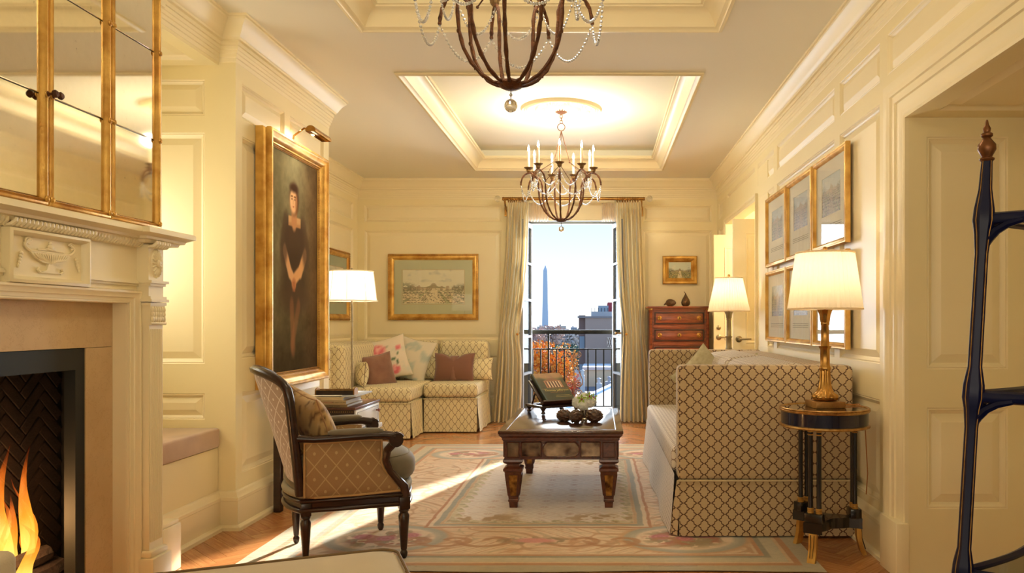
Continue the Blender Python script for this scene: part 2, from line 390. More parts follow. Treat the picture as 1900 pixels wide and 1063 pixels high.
def text(name, s_, size, Mt, mat, parent, ext=.0006, align='CENTER', sx_=1.0):
    cu = bpy.data.curves.new('t', 'FONT'); cu.body = s_; cu.size = size; cu.extrude = ext; cu.align_x = align; cu.align_y = 'CENTER'; cu.resolution_u = 2
    o = bpy.data.objects.new('t', cu); C.objects.link(o); dg = bpy.context.evaluated_depsgraph_get(); dg.update()
    me0 = o.evaluated_get(dg).to_mesh(); b = MB(); b.add([(v.co.x*sx_, v.co.y, v.co.z) for v in me0.vertices], [tuple(p.vertices) for p in me0.polygons], Mt)
    o.evaluated_get(dg).to_mesh_clear(); C.objects.unlink(o); bpy.data.objects.remove(o); bpy.data.curves.remove(cu)
    return b.obj(name, mat, parent, smooth=0, fix=False)
# ================================================================== THE SETTING
H = 2.95; XR = 1.45; YB = 9.4; XL = -2.97; XP = -2.11; XC = -2.12; XA = -2.21; YF = -2.5
PANEL = [(0, 0), (.005, -.005), (.010, -.003), (.018, -.011), (.026, -.016), (.030, -.020), (.070, -.006)]
PANELS = [(0, 0), (.005, -.005), (.009, -.003), (.015, -.010), (.020, -.014), (.024, -.018), (.055, -.006)]
def panel(parent, O, U, N, u0, u1, z0, z1, prof=None, V=Z):
    V = V or Z
    prof = prof or (PANELS if min(u1-u0, z1-z0) < .35 else PANEL)
    O = Vector(O); U = Vector(U); N = Vector(N); V = Vector(V); vs = []; fs = []
    for i, d in prof:
        for a, b in ((u0+i, z0+i), (u1-i, z0+i), (u1-i, z1-i), (u0+i, z1-i)): vs.append(O+U*a+V*b+N*d)
    for k in range(len(prof)-1):
        for j in range(4): fs.append((k*4+j, k*4+(j+1) % 4, k*4+4+(j+1) % 4, k*4+4+j))
    m = (len(prof)-1)*4; fs.append((m, m+1, m+2, m+3))
    return MB().add(vs, fs).obj('panel', M['trim'], parent, smooth=0, fix=False)
def wall(name, O, U, N, u0, u1, z0, z1, panels=(), holes=(), mat=None, V=Z, pobj=True):
    us = sorted({u0, u1} | {a for p in list(panels)+list(holes) for a in p[:2] if u0 <= a <= u1})
    zs = sorted({z0, z1} | {a for p in list(panels)+list(holes) for a in p[2:4] if z0 <= a <= z1})
    O = Vector(O); U = Vector(U); N = Vector(N); V = Vector(V); b = MB()
    for a, c in zip(us, us[1:]):
        for p, q in zip(zs, zs[1:]):
            mu, mz = (a+c)/2, (p+q)/2
            if any(h[0] < mu < h[1] and h[2] < mz < h[3] for h in list(panels)+list(holes)): continue
            b.add([O+U*a+V*p, O+U*c+V*p, O+U*c+V*q, O+U*a+V*q], [(0, 1, 2, 3)])
    o = struct(b.obj(name, mat or M['paint'], smooth=0, fix=False, base=False))
    for p in panels: panel(o, O, U, N, *p[:4], V=V)
    return o
def cols(cs, zz): return [(a, b, c, d) for a, b in cs for c, d in zz]
ZZ = [(.27, .80), (.985, 2.33), (2.43, 2.64)]
# back wall
wall('wall_back', (0, YB, 0), (1, 0, 0), (0, -1, 0), XL, XR, 0, H, cols([(-2.886, -1.20), (.534, 1.384)], ZZ), [(-.96, .32, 0, 2.72)])
# left wall beyond the pier
wall('wall_left', (XL, 0, 0), (0, 1, 0), (1, 0, 0), 5.97, YB, 0, H, cols([(6.1, 7.5), (7.6, 9.23)], ZZ))
# pier with the portrait
ZP = [(.31, .79), (.985, 2.30), (2.40, 2.61)]
pier = wall('wall_pier', (XP, 0, 0), (0, 1, 0), (1, 0, 0), 4.44, 5.97, 0, H, cols([(4.52, 5.13), (5.22, 5.86)], ZP))
wall('wall_alcove_side', (0, 4.44, 0), (1, 0, 0), (0, -1, 0), -2.92, XP, 0, H, cols([(-2.86, -2.289)], [(.637, .787), (.96, 2.30), (2.40, 2.607)]))
wall('wall_pier_rear', (0, 5.97, 0), (-1, 0, 0), (0, 1, 0), -XP, -XL, 0, H)
# window-seat alcove
wall('wall_alcove', (-2.92, 0, 0), (0, 1, 0), (1, 0, 0), 3.68, 4.46, 0, 2.8, [], [])
wall('wall_alcove_near', (0, 3.7, 0), (-1, 0, 0), (0, 1, 0), -XC, 2.92, 0, H)
wall('ceiling_alcove', (0, 3.7, 2.69), (1, 0, 0), (0, 0, -1), -2.92, XA, 0, .74, [(-2.86, -2.30, .09, .65)], V=(0, 1, 0))
wall('wall_alcove_header', (XA, 0, 0), (0, 1, 0), (1, 0, 0), 3.7, 4.44, 2.69, H)
b = MB().box(-2.90, XA, 3.705, 4.435, 0, .475); struct(b.obj('trim_1', M['paint'], base=False))
# chimney breast
wall('wall_fireplace', (XC, 0, 0), (0, 1, 0), (1, 0, 0), YF, 3.7, 0, H, [], [(2.44, 3.085, 0, 1.095)])
# right wall
fr = [(8.78, 9.30), (7.14, 8.66), (6.36, 7.0), (4.72, 6.25), (3.956, 4.617)]
pr = [(a, b, 2.44, 2.645) for a, b in fr]+[(8.80, 9.30, .985, 2.33), (8.80, 9.30, .27, .80)]+cols([(6.36, 7.0), (4.72, 6.25), (3.956, 4.617)], [(.27, .80), (.985, 2.33)])
pr += [(1.35, 3.853, 2.44, 2.645), (-1.2, 1.0, .985, 2.33), (-1.2, 1.0, .27, .80), (-1.2, 1.0, 2.44, 2.645)]
wall('wall_right', (XR, 0, 0), (0, 1, 0), (-1, 0, 0), YF, YB, 0, H, pr, [(1.3, 3.587, 0, 2.16), (7.06, 8.74, 0, 2.32)])
wall('wall_front', (0, YF, 0), (1, 0, 0), (0, 1, 0), XC, XR, 0, H, cols([(-1.9, -.6), (-.4, 1.2)], ZZ))
# deep panelled opening on the right
wall('wall_jamb', (0, 3.587, 0), (1, 0, 0), (0, -1, 0), XR, 2.05, 0, 2.16, [(1.535, 1.915, .325, .80), (1.535, 1.915, .98, 2.07)])
wall('ceiling_jamb', (0, 0, 2.16), (1, 0, 0), (0, 0, -1), XR, 2.05, 1.3, 3.587, [(1.535, 1.93, 1.5, 3.47)], V=(0, 1, 0))
wall('wall_jamb_near', (0, 1.3, 0), (1, 0, 0), (0, 1, 0), XR, 2.05, 0, 2.16)
b = MB().box(2.05, 2.10, 1.2, 3.7, 0, 2.3); struct(b.obj('wall_passage', M['paint'], base=False))
# lit hall behind the far opening
hb = MB()
hb.box(3.0, 3.05, 6.6, 9.0, 0, 2.6).box(1.55, 3.0, 8.95, 9.0, 0, 2.6).box(1.55, 3.0, 6.6, 6.65, 0, 2.6).box(1.55, 3.0, 6.6, 9.0, 2.55, 2.6)
hb.box(1.452, 1.56, 8.74, 9.0, 0, 2.6).box(1.452, 1.56, 6.6, 7.06, 0, 2.6).box(1.452, 1.56, 7.06, 8.74, 2.32, 2.6)
struct(hb.obj('wall_hall', M['paint'], base=False, smooth=0))
hl = bpy.data.lights.new('hall_light', 'POINT'); ho = bpy.data.objects.new('hall_light', hl); C.objects.link(ho); ho.location = (2.2, 7.9, 2.2); hl.energy = 42; hl.color = (1, .84, .60); hl.shadow_soft_size = .15

# ceiling with two trays
TX0, TX1, ZT = -1.40, .70, 3.16; TR = [(5.39, 8.72), (1.50, 4.55)]
wall('ceiling', (0, 0, H), (1, 0, 0), (0, 0, -1), XL, XR+.02, YF, YB, [], [(TX0, TX1, a, b) for a, b in TR], mat=M['ceiling'], V=(0, 1, 0))
for i, (a, b_) in enumerate(TR):
    wall('ceiling_tray', (0, 0, ZT), (1, 0, 0), (0, 0, -1), TX0-.02, TX1+.02, a-.02, b_+.02, mat=M['ceiling'], V=(0, 1, 0))
    q = MB(); q.sweep([(TX0, a), (TX1, a), (TX1, b_), (TX0, b_)], [(0, H+.0), (0, ZT+.01)]); struct(q.obj('trim_2', M['ceiling'], smooth=0, base=False, fix=False))
    q = MB(); q.sweep([(TX0, a), (TX1, a), (TX1, b_), (TX0, b_)],
        [(-.035, H-.001), (-.035, H-.012), (-.022, H-.02), (-.012, H-.02), (-.004, H-.006), (.012, H+.002), (.02, H+.02), (.045, H+.062), (.075, H+.085), (.095, H+.09), (.10, H+.098), (.112, H+.10), (.112, H+.125), (0, H+.125)])
    struct(q.obj('trim_3', M['trim'], base=False, fix=True))
# crown
CR = [(.115, 0), (.115, -.014), (.106, -.018), (.104, -.028), (.094, -.036), (.078, -.055), (.062, -.082), (.050, -.106), (.044, -.110), (.042, -.122), (.030, -.128), (.030, -.150),
      (.024, -.153), (.022, -.172), (.018, -.175), (.016, -.192), (.011, -.195), (.009, -.214), (.004, -.218), (.002, -.240), (0, -.242)]
per = [(XR, YB), (XL, YB), (XL, 5.97), (XP, 5.97), (XP, 4.44), (XA, 4.44), (XA, 3.7), (XC, 3.7), (XC, YF), (XR, YF)]
q = MB(); q.sweep(per, [(p, H+z) for p, z in CR]); struct(q.obj('trim_4', M['trim'], base=False))
# baseboards
BB = [(0, .225), (.006, .222), (.010, .214), (.016, .205), (.020, .192), (.026, .186), (.026, .17), (.022, .165), (.022, .03), (.034, .028), (.044, .018), (.046, 0)]
def base(name, path): q = MB(); q.sweep(path, BB, closed=False); struct(q.obj(name, M['trim'], base=False))
base('baseboard_left', [(-.98, YB), (XL, YB), (XL, 5.97), (XP, 5.97), (XP, 4.44), (XA, 4.44), (XA, 3.7), (XC, 3.7), (XC, 3.60)])
base('baseboard_back', [(XR, 8.84), (XR, YB), (.36, YB)])
base('baseboard_right', [(XR, 3.80), (XR, 6.98)])
# casing of the large opening
def casing(name, y0, y1, zt, w=.19, near=True):
    pr_ = [(0, 0), (0, .018), (.012, .022), (.02, .018), (.035, .018), (.055, .026), (.085, .026), (.09, .034), (.125, .034), (.13, .042), (.15, .046), (.165, .052), (.18, .05), (.19, .05), (.19, 0)]
    pr_ = [(d*w/.19, h*min(1, w/.12)) for d, h in pr_]; b = MB(); n = len(pr_)
    pts = [(y0, 0, 1), (y0, zt, 1), (y1, zt, 1), (y1, 0, 1)]
    vs = []
    for i, (y, z, _) in enumerate(pts):
        for d, h in pr_:
            sy = d if i >= 2 else -d; sz = d if i in (1, 2) else 0
            vs.append((XR-h, y+sy, z+sz))
    fs = [(i*n+k, (i+1)*n+k, (i+1)*n+k+1, i*n+k+1) for i in range(3) for k in range(n-1)]
    b.add(vs, fs); return struct(b.obj(name, M['trim'], base=False))
casing('trim_5', 1.3, 3.587, 2.16)
b = MB().rbox(XR-.062, XR, 3.575, 3.79, 0, .26, .006); struct(b.obj('trim_6', M['trim'], base=False))
casing('trim_7', 7.06, 8.74, 2.32, .06)
# far hall doors, standing open through the opening
def hall_door(name, x0, x1, y, zt, py0, bolt):
    d = struct(MB().rbox(x0, x1, y, y+.04, .01, zt, .003).obj(name, M['trim'], base=False))
    for z0, z1 in ((.2, .85), (1.0, zt-.14)): panel(d, (0, y-.001, 0), (1, 0, 0), (0, -1, 0), x0+.12, x1-.12, z0, z1, [(0, 0), (.006, .006), (.016, .004), (.022, .0005), (.05, .003)])
    h = MB(); Mh = frameM((x0+.055, y, py0), (1, 0, 0), (0, 0, 1))
    h.lathe([(.032, 0), (.032, .004), (.024, .008), (.014, .012), (.012, .04)], 16, Mh); h.tube([(0, 0, .038), (.03, 0, .045), (.11, .002, .045)], [.009, .009, .007], 8, M=Mh)
    h.obj('lever_handle', M['nickel'], d)
    if bolt: MB().lathe([(.026, 0), (.026, .006), (.018, .014), (.006, .016)], 14, frameM((x0+.055, y, py0+.11), (1, 0, 0), (0, 0, 1))).obj('deadbolt', M['nickel'], d)
hall_door('door_1', 1.302, 1.80, 8.70, 2.195, 1.03, True)
hall_door('door_2', 1.276, 1.96, 7.30, 2.187, 1.04, False)

# window recess, frame, leaves
b = MB(); b.add([(-.96, YB, 0), (-.96, 9.80, 0), (-.96, 9.80, 2.72), (-.96, YB, 2.72)], [(0, 1, 2, 3)]); b.add([(.32, YB, 0), (.32, 9.80, 0), (.32, 9.80, 2.72), (.32, YB, 2.72)], [(0, 1, 2, 3)])
b.add([(-.96, YB, 2.72), (.32, YB, 2.72), (.32, 9.8, 2.72), (-.96, 9.8, 2.72)], [(0, 1, 2, 3)])
b.box(-.96, -.90, 9.72, 9.80, 0, 2.72).box(.215, .32, 9.72, 9.80, 0, 2.72).box(-.96, .32, 9.72, 9.80, 2.50, 2.72)
struct(b.obj('trim_8', M['trim'], smooth=0, base=False))
win = MB(); win.box(-.905, -.872, 9.70, 9.78, 0, 2.49).box(.187, .22, 9.70, 9.78, 0, 2.49).box(-.905, .22, 9.70, 9.78, 2.457, 2.50).box(-.96, .32, 9.60, 9.86, -.03, .012)
M['winpaint'] = pm('grey_white_window_paint', (150, 154, 162), .4)
wn = struct(win.obj('window_1', M['winpaint'], smooth=0, base=False))
MB().box(-.87, .185, 9.66, 9.70, 2.44, 2.50).obj('head_bead', M['winpaint'], wn)
def leaf(name, hx, hy, fx, fy):
    d = Vector((fx-hx, fy-hy, 0)); L = d.length; Mt = frameM((hx, hy, .02), d, (0, 0, 1)); Hh = 2.42
    lf = MB(); st = .05
    lf.box(0, st, 0, Hh, -.02, .02, Mt).box(L-st, L, 0, Hh, -.02, .02, Mt).box(st, L-st, 0, .10, -.02, .02, Mt).box(st, L-st, Hh-.06, Hh, -.02, .02, Mt)
    o = struct(lf.obj(name, M['winpaint'], smooth=0, base=False))
    n = 5; ph = (Hh-.16)/n
    for k in range(1, n): MB().box(st, L-st, .10+k*ph-.013, .10+k*ph+.013, -.022, .022, Mt).obj('glazing_bar', M['winpaint'], o, smooth=0)
    for k in range(n): MB().box(st, L-st, .10+k*ph+.013, .10+(k+1)*ph-.013, -.002, .002, Mt).obj('pane', M['leafglass'], o, smooth=0)
    MB().lathe([(.012, 0), (.012, .01), (.006, .02), (.006, .05), (.016, .055), (.016, .07), (0, .075)], 10, Mt @ T(L-.025, 1.05, .02)).obj('knob', M['brass'], o)
leaf('window_2', -.868, 9.69, -.933, 9.17); leaf('window_3', .183, 9.69, .282, 9.17)

# floor: parquet laid herringbone; rug zone skipped
fl = struct(MB().box(-3.0, XR+.02, YF, YB+.4, -.06, -.008).obj('floor', M['subfloor'], smooth=0, base=False))
MB().box(XR, 3.05, 6.6, 9.0, -.06, -.001).obj('hall_floor', M['parquet'], fl, smooth=0, uv=True)
MB().box(XR, 2.1, 1.2, 3.7, -.06, -.001).obj('passage_floor', M['parquet'], fl, smooth=0, uv=True)
RX0, RX1, RY0, RY1 = -1.80, 1.09, 3.67, 7.50
PWd, PL = .075, .45
pk = MB(); g = .0008; pk.box(g, PL-g, g, PWd-g, -.008, 0)
pmesh = pk.obj('plank', M['parquet'], fl, smooth=0, uv=True); me_pl = pmesh.data
a_ = me_pl.attributes.new('rnd', 'FLOAT', 'POINT')
pl = []
ca, sa = math.cos(R(45)), math.sin(R(45))
# herringbone lattice: horizontal plank at (s*W + 2L*m', s*W) and vertical plank at (s*W + L ... )
def hb_planks():
    W, Lg = PWd, PL; out = []
    for s_ in range(-160, 260):
        for m_ in range(-14, 14):
            x = s_*W+m_*2*Lg*1.0; y = s_*W
            out.append((x, y, 0)); out.append((x+Lg+W, y+W-Lg, PI/2))
    return out
cnt = []
for x, y, a in hb_planks():
    # rotate lattice by 45 deg so that zigzags run along the room
    cx_, cy_ = (x+PL/2, y+PWd/2) if a == 0 else (x-PWd/2, y+PL/2)
    wx = cx_*ca-cy_*sa; wy = cx_*sa+cy_*ca
    if not (-2.3 < wx < 1.6 and 2.3 < wy < 9.75): continue
    if RX0+.25 < wx < RX1-.25 and RY0+.25 < wy < RY1-.25: continue
    if wx < -2.2 and wy < 5.9: continue
    ox = x*ca-y*sa; oy = x*sa+y*ca
    cnt.append((math.hypot(wx, wy) + (4 if wy < 3.6 else 0), ox, oy, a+PI/4))
for x, y, a in hb_planks():
    cx_, cy_ = (x+PL/2, y+PWd/2) if a == 0 else (x-PWd/2, y+PL/2)
    wx = cx_*ca-cy_*sa; wy = cx_*sa+cy_*ca
    if -2.97 < wx <= -2.3 and 6.0 < wy < 9.4: cnt.append((20, x*ca-y*sa, x*sa+y*ca, a+PI/4))
cnt.sort(); nobj = 290
pmesh.location = (cnt[0][1], cnt[0][2], 0); pmesh.rotation_euler = (0, 0, cnt[0][3])
for _, x, y, a in cnt[1:nobj]:
    o = pmesh.copy(); C.objects.link(o); o.location = (x, y, 0); o.rotation_euler = (0, 0, a)
rest = MB(); uvs = []; rv = []
for _, x, y, a in cnt[nobj:]:
    rest.box(g, PL-g, g, PWd-g, -.008, 0, T(x, y, 0, a)); r_ = random.random(); rv += [r_]*8
ro = rest.obj('planks_beyond', M['parquet'], fl, smooth=0, fix=False); ro['kind'] = 'stuff'
nb = len(cnt)-nobj; uvl = ro.data.uv_layers.new(name='UV')
one = np.array([(g, g), (PL-g, g), (PL-g, PWd-g), (g, PWd-g)]*2); fi = [(0,3,2,1),(4,5,6,7),(0,1,5,4),(1,2,6,5),(2,3,7,6),(3,0,4,7)]
uvl.data.foreach_set('uv', np.tile(np.array([one[k] for f in fi for k in f]).ravel(), nb))
at = ro.data.attributes.new('rnd', 'FLOAT', 'POINT'); at.data.foreach_set('value', rv)
# ================================================================== FIREPLACE
YC = 2.79
def yp(px, X): return -X*1420/(1112-px)
fp = thing('fireplace', 'cream carved fireplace surround with marble slips around the burning fire at the left', 'fireplace', (XC, YC, 0))
def sym(f):
    f(1); f(-1)
# marble slips
b = MB(); b.box(XC, -2.09, YC-.50, YC-.325, 0, 1.285).box(XC, -2.09, YC+.325, YC+.50, 0, 1.095).box(XC, -2.09, YC-.325, YC+.50, 1.097, 1.285)
b.obj('marble_slip', M['marble'], fp, smooth=0)
# metal firebox frame + box
b = MB(); ya, yb_ = YC-.325, YC+.325
b.box(-2.14, -2.095, ya, yb_, 1.01, 1.095).box(-2.14, -2.095, ya, ya+.055, 0, 1.01).box(-2.14, -2.095, yb_-.055, yb_, 0, 1.01)
b.obj('metal_frame', M['firemetal'], fp, smooth=0)
yi, yj = ya-.06, yb_+.34
b = MB().box(-2.45, -2.14, yi-.02, yi, 0, 1.08).box(-2.45, -2.14, yj, yj+.02, 0, 1.08).box(-2.45, -2.14, yi, yj, 1.05, 1.09).box(-2.45, -2.14, yi, yj, 0, .06).box(-2.16, -2.135, yb_, yj, 0, 1.08).box(-2.16, -2.135, yi, ya, 0, 1.08)
b.obj('firebox_shell', M['firebox'], fp, smooth=0)
# herringbone brick lining at the back
bk = M['brickdark'] = pm('dark_fire_brick', (46, 32, 26), .8, var=(30, 22, 19), vs=20, bump=.3, bs=90)
MB().box(-2.45, -2.43, yi, yj, 0, 1.1).obj('mortar', M['firebox'], fp, smooth=0)
bm_ = MB().rbox(0, .012, .003, .157, .003, .049, .003, 1); first = None
W_, L_ = .052, .156*1.0
for s_ in range(-24, 30):
    for m_ in range(-7, 8):
        for a in (0, 1):
            x = s_*W_+m_*2*L_+(L_+W_ if a else 0); y = s_*W_+(W_-L_ if a else 0)
            cx_, cy_ = (x+L_/2, y+W_/2) if not a else (x-W_/2, y+L_/2)
            wy = (cx_*ca-cy_*sa); wz = (cx_*sa+cy_*ca)
            if not (yi-.01 < YC+wy < yj+.01 and .06 < wz+.5 < 1.04): continue
            Mt = Matrix.Translation((-2.43, YC+x*ca-y*sa, .5+x*sa+y*ca)) @ Matrix.Rotation(PI/4+(PI/2 if a else 0), 4, 'X')
            if first is None:
                first = bm_.obj('brick', bk, fp, local=True); o = first
            else: o = first.copy(); C.objects.link(o)
            o.matrix_local = MW[fp].inverted() @ Mt
# outer wood surround
b = MB()
b.box(XC, -2.02, YC+.499, YC+.70, 0, 1.55).box(XC, -2.02, YC-.70, YC-.499, 0, 1.55).box(XC, -2.02, YC-.499, YC+.499, 1.284, 1.55)
b.obj('surround', M['trim'], fp, smooth=0)
b = MB(); ar = [(-.002, -2.11), (-.002, -2.030), (.006, -2.026), (.008, -2.018), (.022, -2.014), (.024, -2.008), (.036, -2.004), (.044, -1.996), (.052, -1.996), (.056, -2.004), (.057, -2.03)]
pts = [(YC-.498, .0, -1), (YC-.498, 1.283, -1), (YC+.498, 1.283, 1), (YC+.498, .0, 1)]; vs = []
for i, (y, z, sg) in enumerate(pts):
    for d, x in ar: vs.append((x, y+sg*d, z+(d if i in (1, 2) else 0)))
n = len(ar); b.add(vs, [(i*n+k, (i+1)*n+k, (i+1)*n+k+1, i*n+k+1) for i in range(3) for k in range(n-1)])
b.obj('architrave', M['trim'], fp)
def pil(sg):
    y0 = YC+sg*(.556); y1 = YC+sg*.660; lo, hi = min(y0, y1), max(y0, y1); x1 = -1.968
    b = MB(); b.box(-2.07, x1, lo, hi, .20, 1.20); 
    nfl = 7; fw = (hi-lo-.012)/nfl
    for k in range(nfl): yy = lo+.006+fw*(k+.5); b.tube([(x1, yy, .235), (x1, yy, 1.17)], fw*.34, 8)
    p = b.obj('pilaster', M['trim'], fp)
    c = MB(); c.box(-2.07, x1+.008, lo-.004, hi+.004, 1.19, 1.275); c.tube([(x1+.008, lo-.006, 1.195), (x1+.008, hi+.006, 1.195)], .007, 8); 
    for k in range(6):
        yy = lo+(hi-lo)*(k+.5)/6
        for zz, rr in ((1.215, .012), (1.236, .011), (1.255, .010)): c.sph((x1+.010, yy, zz), (.008, rr*.8, .016), 8, 6)
    c.obj('capital', M['trim'], p)
    q = MB(); q.rbox(-2.08, x1+.03, lo-.02, hi+.02, 0, .17, .004).rbox(-2.08, x1+.018, lo-.012, hi+.012, .17, .20, .008); q.obj('plinth', M['trim'], p)
    e_ = MB(); e_.box(-2.07, x1, lo-.004, hi+.004, 1.305, 1.54)
    for zz, ex in ((1.275, .012), (1.290, .02), (1.302, .012), (1.36, .010), (1.372, .020)): e_.box(-2.07, x1+ex, lo-ex*.8, hi+ex*.8, zz, zz+.012)
    f_ = e_.obj('frieze_block', M['trim'], p)
    ro_ = MB(); yc_ = (lo+hi)/2; zc = 1.460; ro_.sph((x1, yc_, zc), (.008, .040, .066), 20, 8)
    for k in range(20):
        a = 2*PI*k/20; ro_.sph((x1+.006, yc_+.024*math.cos(a), zc+.040*math.sin(a)), .5, 6, 4, fn=lambda p, a=a: (p[0]*.016, (p[1]*.028*math.cos(a)-p[2]*.008*math.sin(a)), (p[1]*.046*math.sin(a)+p[2]*.010*math.cos(a))))
    ro_.sph((x1+.01, yc_, zc), (.010, .012, .018), 10, 6); ro_.obj('oval_rosette', M['trim'], p)
sym(pil)
# central tablet with urn relief
ty = .205
b = MB(); b.box(-2.03, -2.012, YC-ty, YC+ty, 1.338, 1.524)
Mt = frameM((-2.012, YC, 1.431), (0, 1, 0), (0, 0, 1))
b.frame(2*ty, .186, [(0, 0), (0, .022), (.01, .026), (.018, .018), (.022, .004), (.024, 0)], Mt)
tb_ = b.obj('tablet', M['trim'], fp)
u = MB()
Mt = frameM((-2.012, YC+.01, 1.436), (0, 1, 0), (0, 0, 1)) @ Matrix.Diagonal((1.12, .92, .75, 1))
bowl = [(-.085, .018), (-.09, .012), (-.075, -.004), (-.04, -.022), (0, -.026), (.04, -.022), (.075, -.004), (.09, .012), (.085, .018)]
u.prism(bowl, 0, .012, Mt)
for k in range(15):
    x = -.07+.01*k; u.tube([(x*1.1, .012, .012), (x*.9, -.008+abs(x)*.06, .016), (x*.45, -.024+abs(x)*.12, .010)], .0035, 5, M=Mt)
u.tube([(-.092, .018, .008), (.092, .018, .008)], .005, 6, M=Mt); u.tube([(-.06, .027, .006), (.06, .027, .006)], .004, 6, M=Mt)
u.sph((0, .04, .006), (.014, .014, .01), 10, 6, Mt); u.sph((0, .055, .005), (.008, .01, .008), 8, 6, Mt); u.sph((0, .031, .005), (.028, .007, .01), 10, 6, Mt)
u.prism([(-.012, -.026), (.012, -.026), (.02, -.05), (.045, -.062), (-.045, -.062), (-.02, -.05)], 0, .010, Mt)
for sg in (-1, 1):
    u.tube([(sg*(.088+.024*math.sin(t_*PI)), .018+.045*t_, .006) for t_ in np.linspace(0, 1, 8)], .006, 6, M=Mt)
    u.tube([(sg*(.098-.012*math.cos(t_)), .056+.012*math.sin(t_), .006) for t_ in np.linspace(0, 5, 10)], .004, 5, M=Mt)
    for k in range(5): u.sph((sg*(.125+.003*k), .006-.012*k, .004), (.009-.001*k, .009, .006), 7, 5, Mt)
    u.tube([(sg*.045, -.062, .005), (sg*.058, -.052, .006), (sg*.052, -.042, .006)], .005, 5, M=Mt)
u.obj('urn_relief', M['trim'], tb_)
b = MB()
for lo, hi in ((YC+ty+.004, YC+.556), (YC-.556, YC-ty-.004)):
    b = MB(); b.box(-2.03, -2.010, lo, hi, 1.358, 1.368).box(-2.03, -2.002, lo, hi, 1.368, 1.378).box(-2.03, -2.008, lo, hi, 1.378, 1.384)
    b.obj('frieze_moulding', M['trim'], fp, smooth=0)
# gadroon moulding under the shelf
b = MB(); k = 0; y = YC-.675
while y < YC+.67:
    x = -2.0 if abs(y-YC) < ty+.01 else (-1.962 if abs(y-YC) > .55 else -2.015)
    b.tube([(x-.01, y, 1.530), (x+.012, y+.005, 1.534), (x+.020, y+.012, 1.546), (x+.020, y+.017, 1.556)], [.006, .0085, .0085, .006], 6); y += .0195
b.obj('gadroon_moulding', M['trim'], fp)
# shelf
sh = [(.0, 1.545), (.03, 1.548), (.035, 1.560), (.055, 1.563), (.060, 1.573), (.085, 1.583), (.10, 1.586), (.10, 1.604), (.094, 1.610), (0, 1.612)]
b = MB(); ys, ye = YC-.81, YC+.81
x0 = -2.018; ys, ye = YC-.70, YC+.76
b.sweep([(XC, ye), (x0+.03, ye), (x0+.03, YC+.54), (x0, YC+.54), (x0, YC-.54), (x0+.03, YC-.54), (x0+.03, ys), (XC, ys)], [(p*.78, z) for p, z in sh], closed=False, side=1)
b.box(XC, x0+.012, ys, ye, 1.55, 1.6115)
b.obj('mantel_shelf', M['trim'], fp)
# side strip of breast beside surround + its base block
b = MB().rbox(XC-.005, -2.045, 3.59, 3.745, 0, .225, .006).rbox(XC, -2.05, 3.59, 3.735, .225, .245, .006); struct(b.obj('trim_9', M['trim'], base=False))
# ------------------------------------------------ fire
logm = pm('charred_log', (48, 34, 30), .85, var=(20, 16, 16), vs=18, bump=.8, bs=40)
def log(p0, p1, r, lb):
    n = 9; P = [Vector(p0).lerp(Vector(p1), i/(n-1)) + Vector((random.uniform(-1, 1), 0, random.uniform(-1, 1)))*r*.15 for i in range(n)]
    tag(MB().tube(P, [r*random.uniform(.85, 1.1) for _ in P], 9).obj('fire_log', logm), lb, 'log', 'logs in the fire')
log((-2.26, 2.62, .12), (-2.24, 3.16, .19), .050, 'charred log lying lowest at the front of the fire'); log((-2.36, 2.60, .12), (-2.36, 3.10, .13), .055, 'charred log at the back of the fire'); log((-2.36, 2.78, .22), (-2.25, 3.12, .26), .040, 'glowing split log laid across the top of the others')
eb = emis('glowing_embers', (255, 90, 20), 3)
b = MB()
for _ in range(60): b.sph((random.uniform(-2.38, -2.2), random.uniform(2.6, 3.12), .07), random.uniform(.012, .026), 6, 4)
tag(b.obj('embers', eb), 'glowing embers under the logs in the firebox', 'embers', kind='stuff')
def flame(y, x, h, wd, lb, sd):
    rs = random.Random(sd); vs = []; fs = []; uv = []; n = 14; m = 10
    for i in range(n+1):
        t_ = i/n; r_ = wd*(1-t_)**.75*(.55+1.2*t_*(1-t_)*2); ox = .03*math.sin(t_*5+sd)*t_; oy = .045*math.sin(t_*6+sd*2)*t_
        for k in range(m): a = 2*PI*k/m; rr = r_*(1+.28*math.sin(3*a+t_*7+sd)); vs.append((x+ox+rr*.5*math.cos(a), y+oy+rr*math.sin(a), .13+h*t_)); uv.append((k/m, t_))
    for i in range(n):
        for k in range(m): fs.append((i*m+k, i*m+(k+1) % m, (i+1)*m+(k+1) % m, (i+1)*m+k))
    o = MB().add(vs, fs).obj('flame', M['flame'], fix=False); tag(o, lb, 'flame', 'flames of the fire')
    ul = o.data.uv_layers.new(name='UV')
    for p in o.data.polygons:
        for li in p.loop_indices: ul.data[li].uv = uv[o.data.loops[li].vertex_index]
for i, (y, x, h, wd, lb) in enumerate([(2.93, -2.28, .60, .050, 'broad flame at the left of the fire'), (3.00, -2.31, .40, .045, 'short flame between the two tall flames'),
    (3.075, -2.30, .58, .040, 'tallest thin flame rising at the right of the fire'), (2.84, -2.30, .50, .055, 'flame at the left edge of the firebox'), (2.97, -2.23, .30, .045, 'low flame licking the front log')]): flame(y, x, h, wd, lb, i+1)
for i, (y, x, h, wd, lb) in enumerate([(2.885, -2.27, .42, .028, 'thin flame beside the broad left flame'), (3.035, -2.27, .46, .024, 'narrow flame just left of the tallest one'), (3.11, -2.31, .26, .026, 'small flame at the far right over the log'), (2.80, -2.24, .36, .034, 'flame leaning at the far left of the fire')]): flame(y, x, h, wd, lb, i+11)
fl_ = bpy.data.lights.new('fire_light', 'POINT'); fo = bpy.data.objects.new('fire_light', fl_); C.objects.link(fo); fo.location = (-2.24, 2.92, .40); fl_.energy = 9; fl_.color = (1, .5, .18); fl_.shadow_soft_size = .12

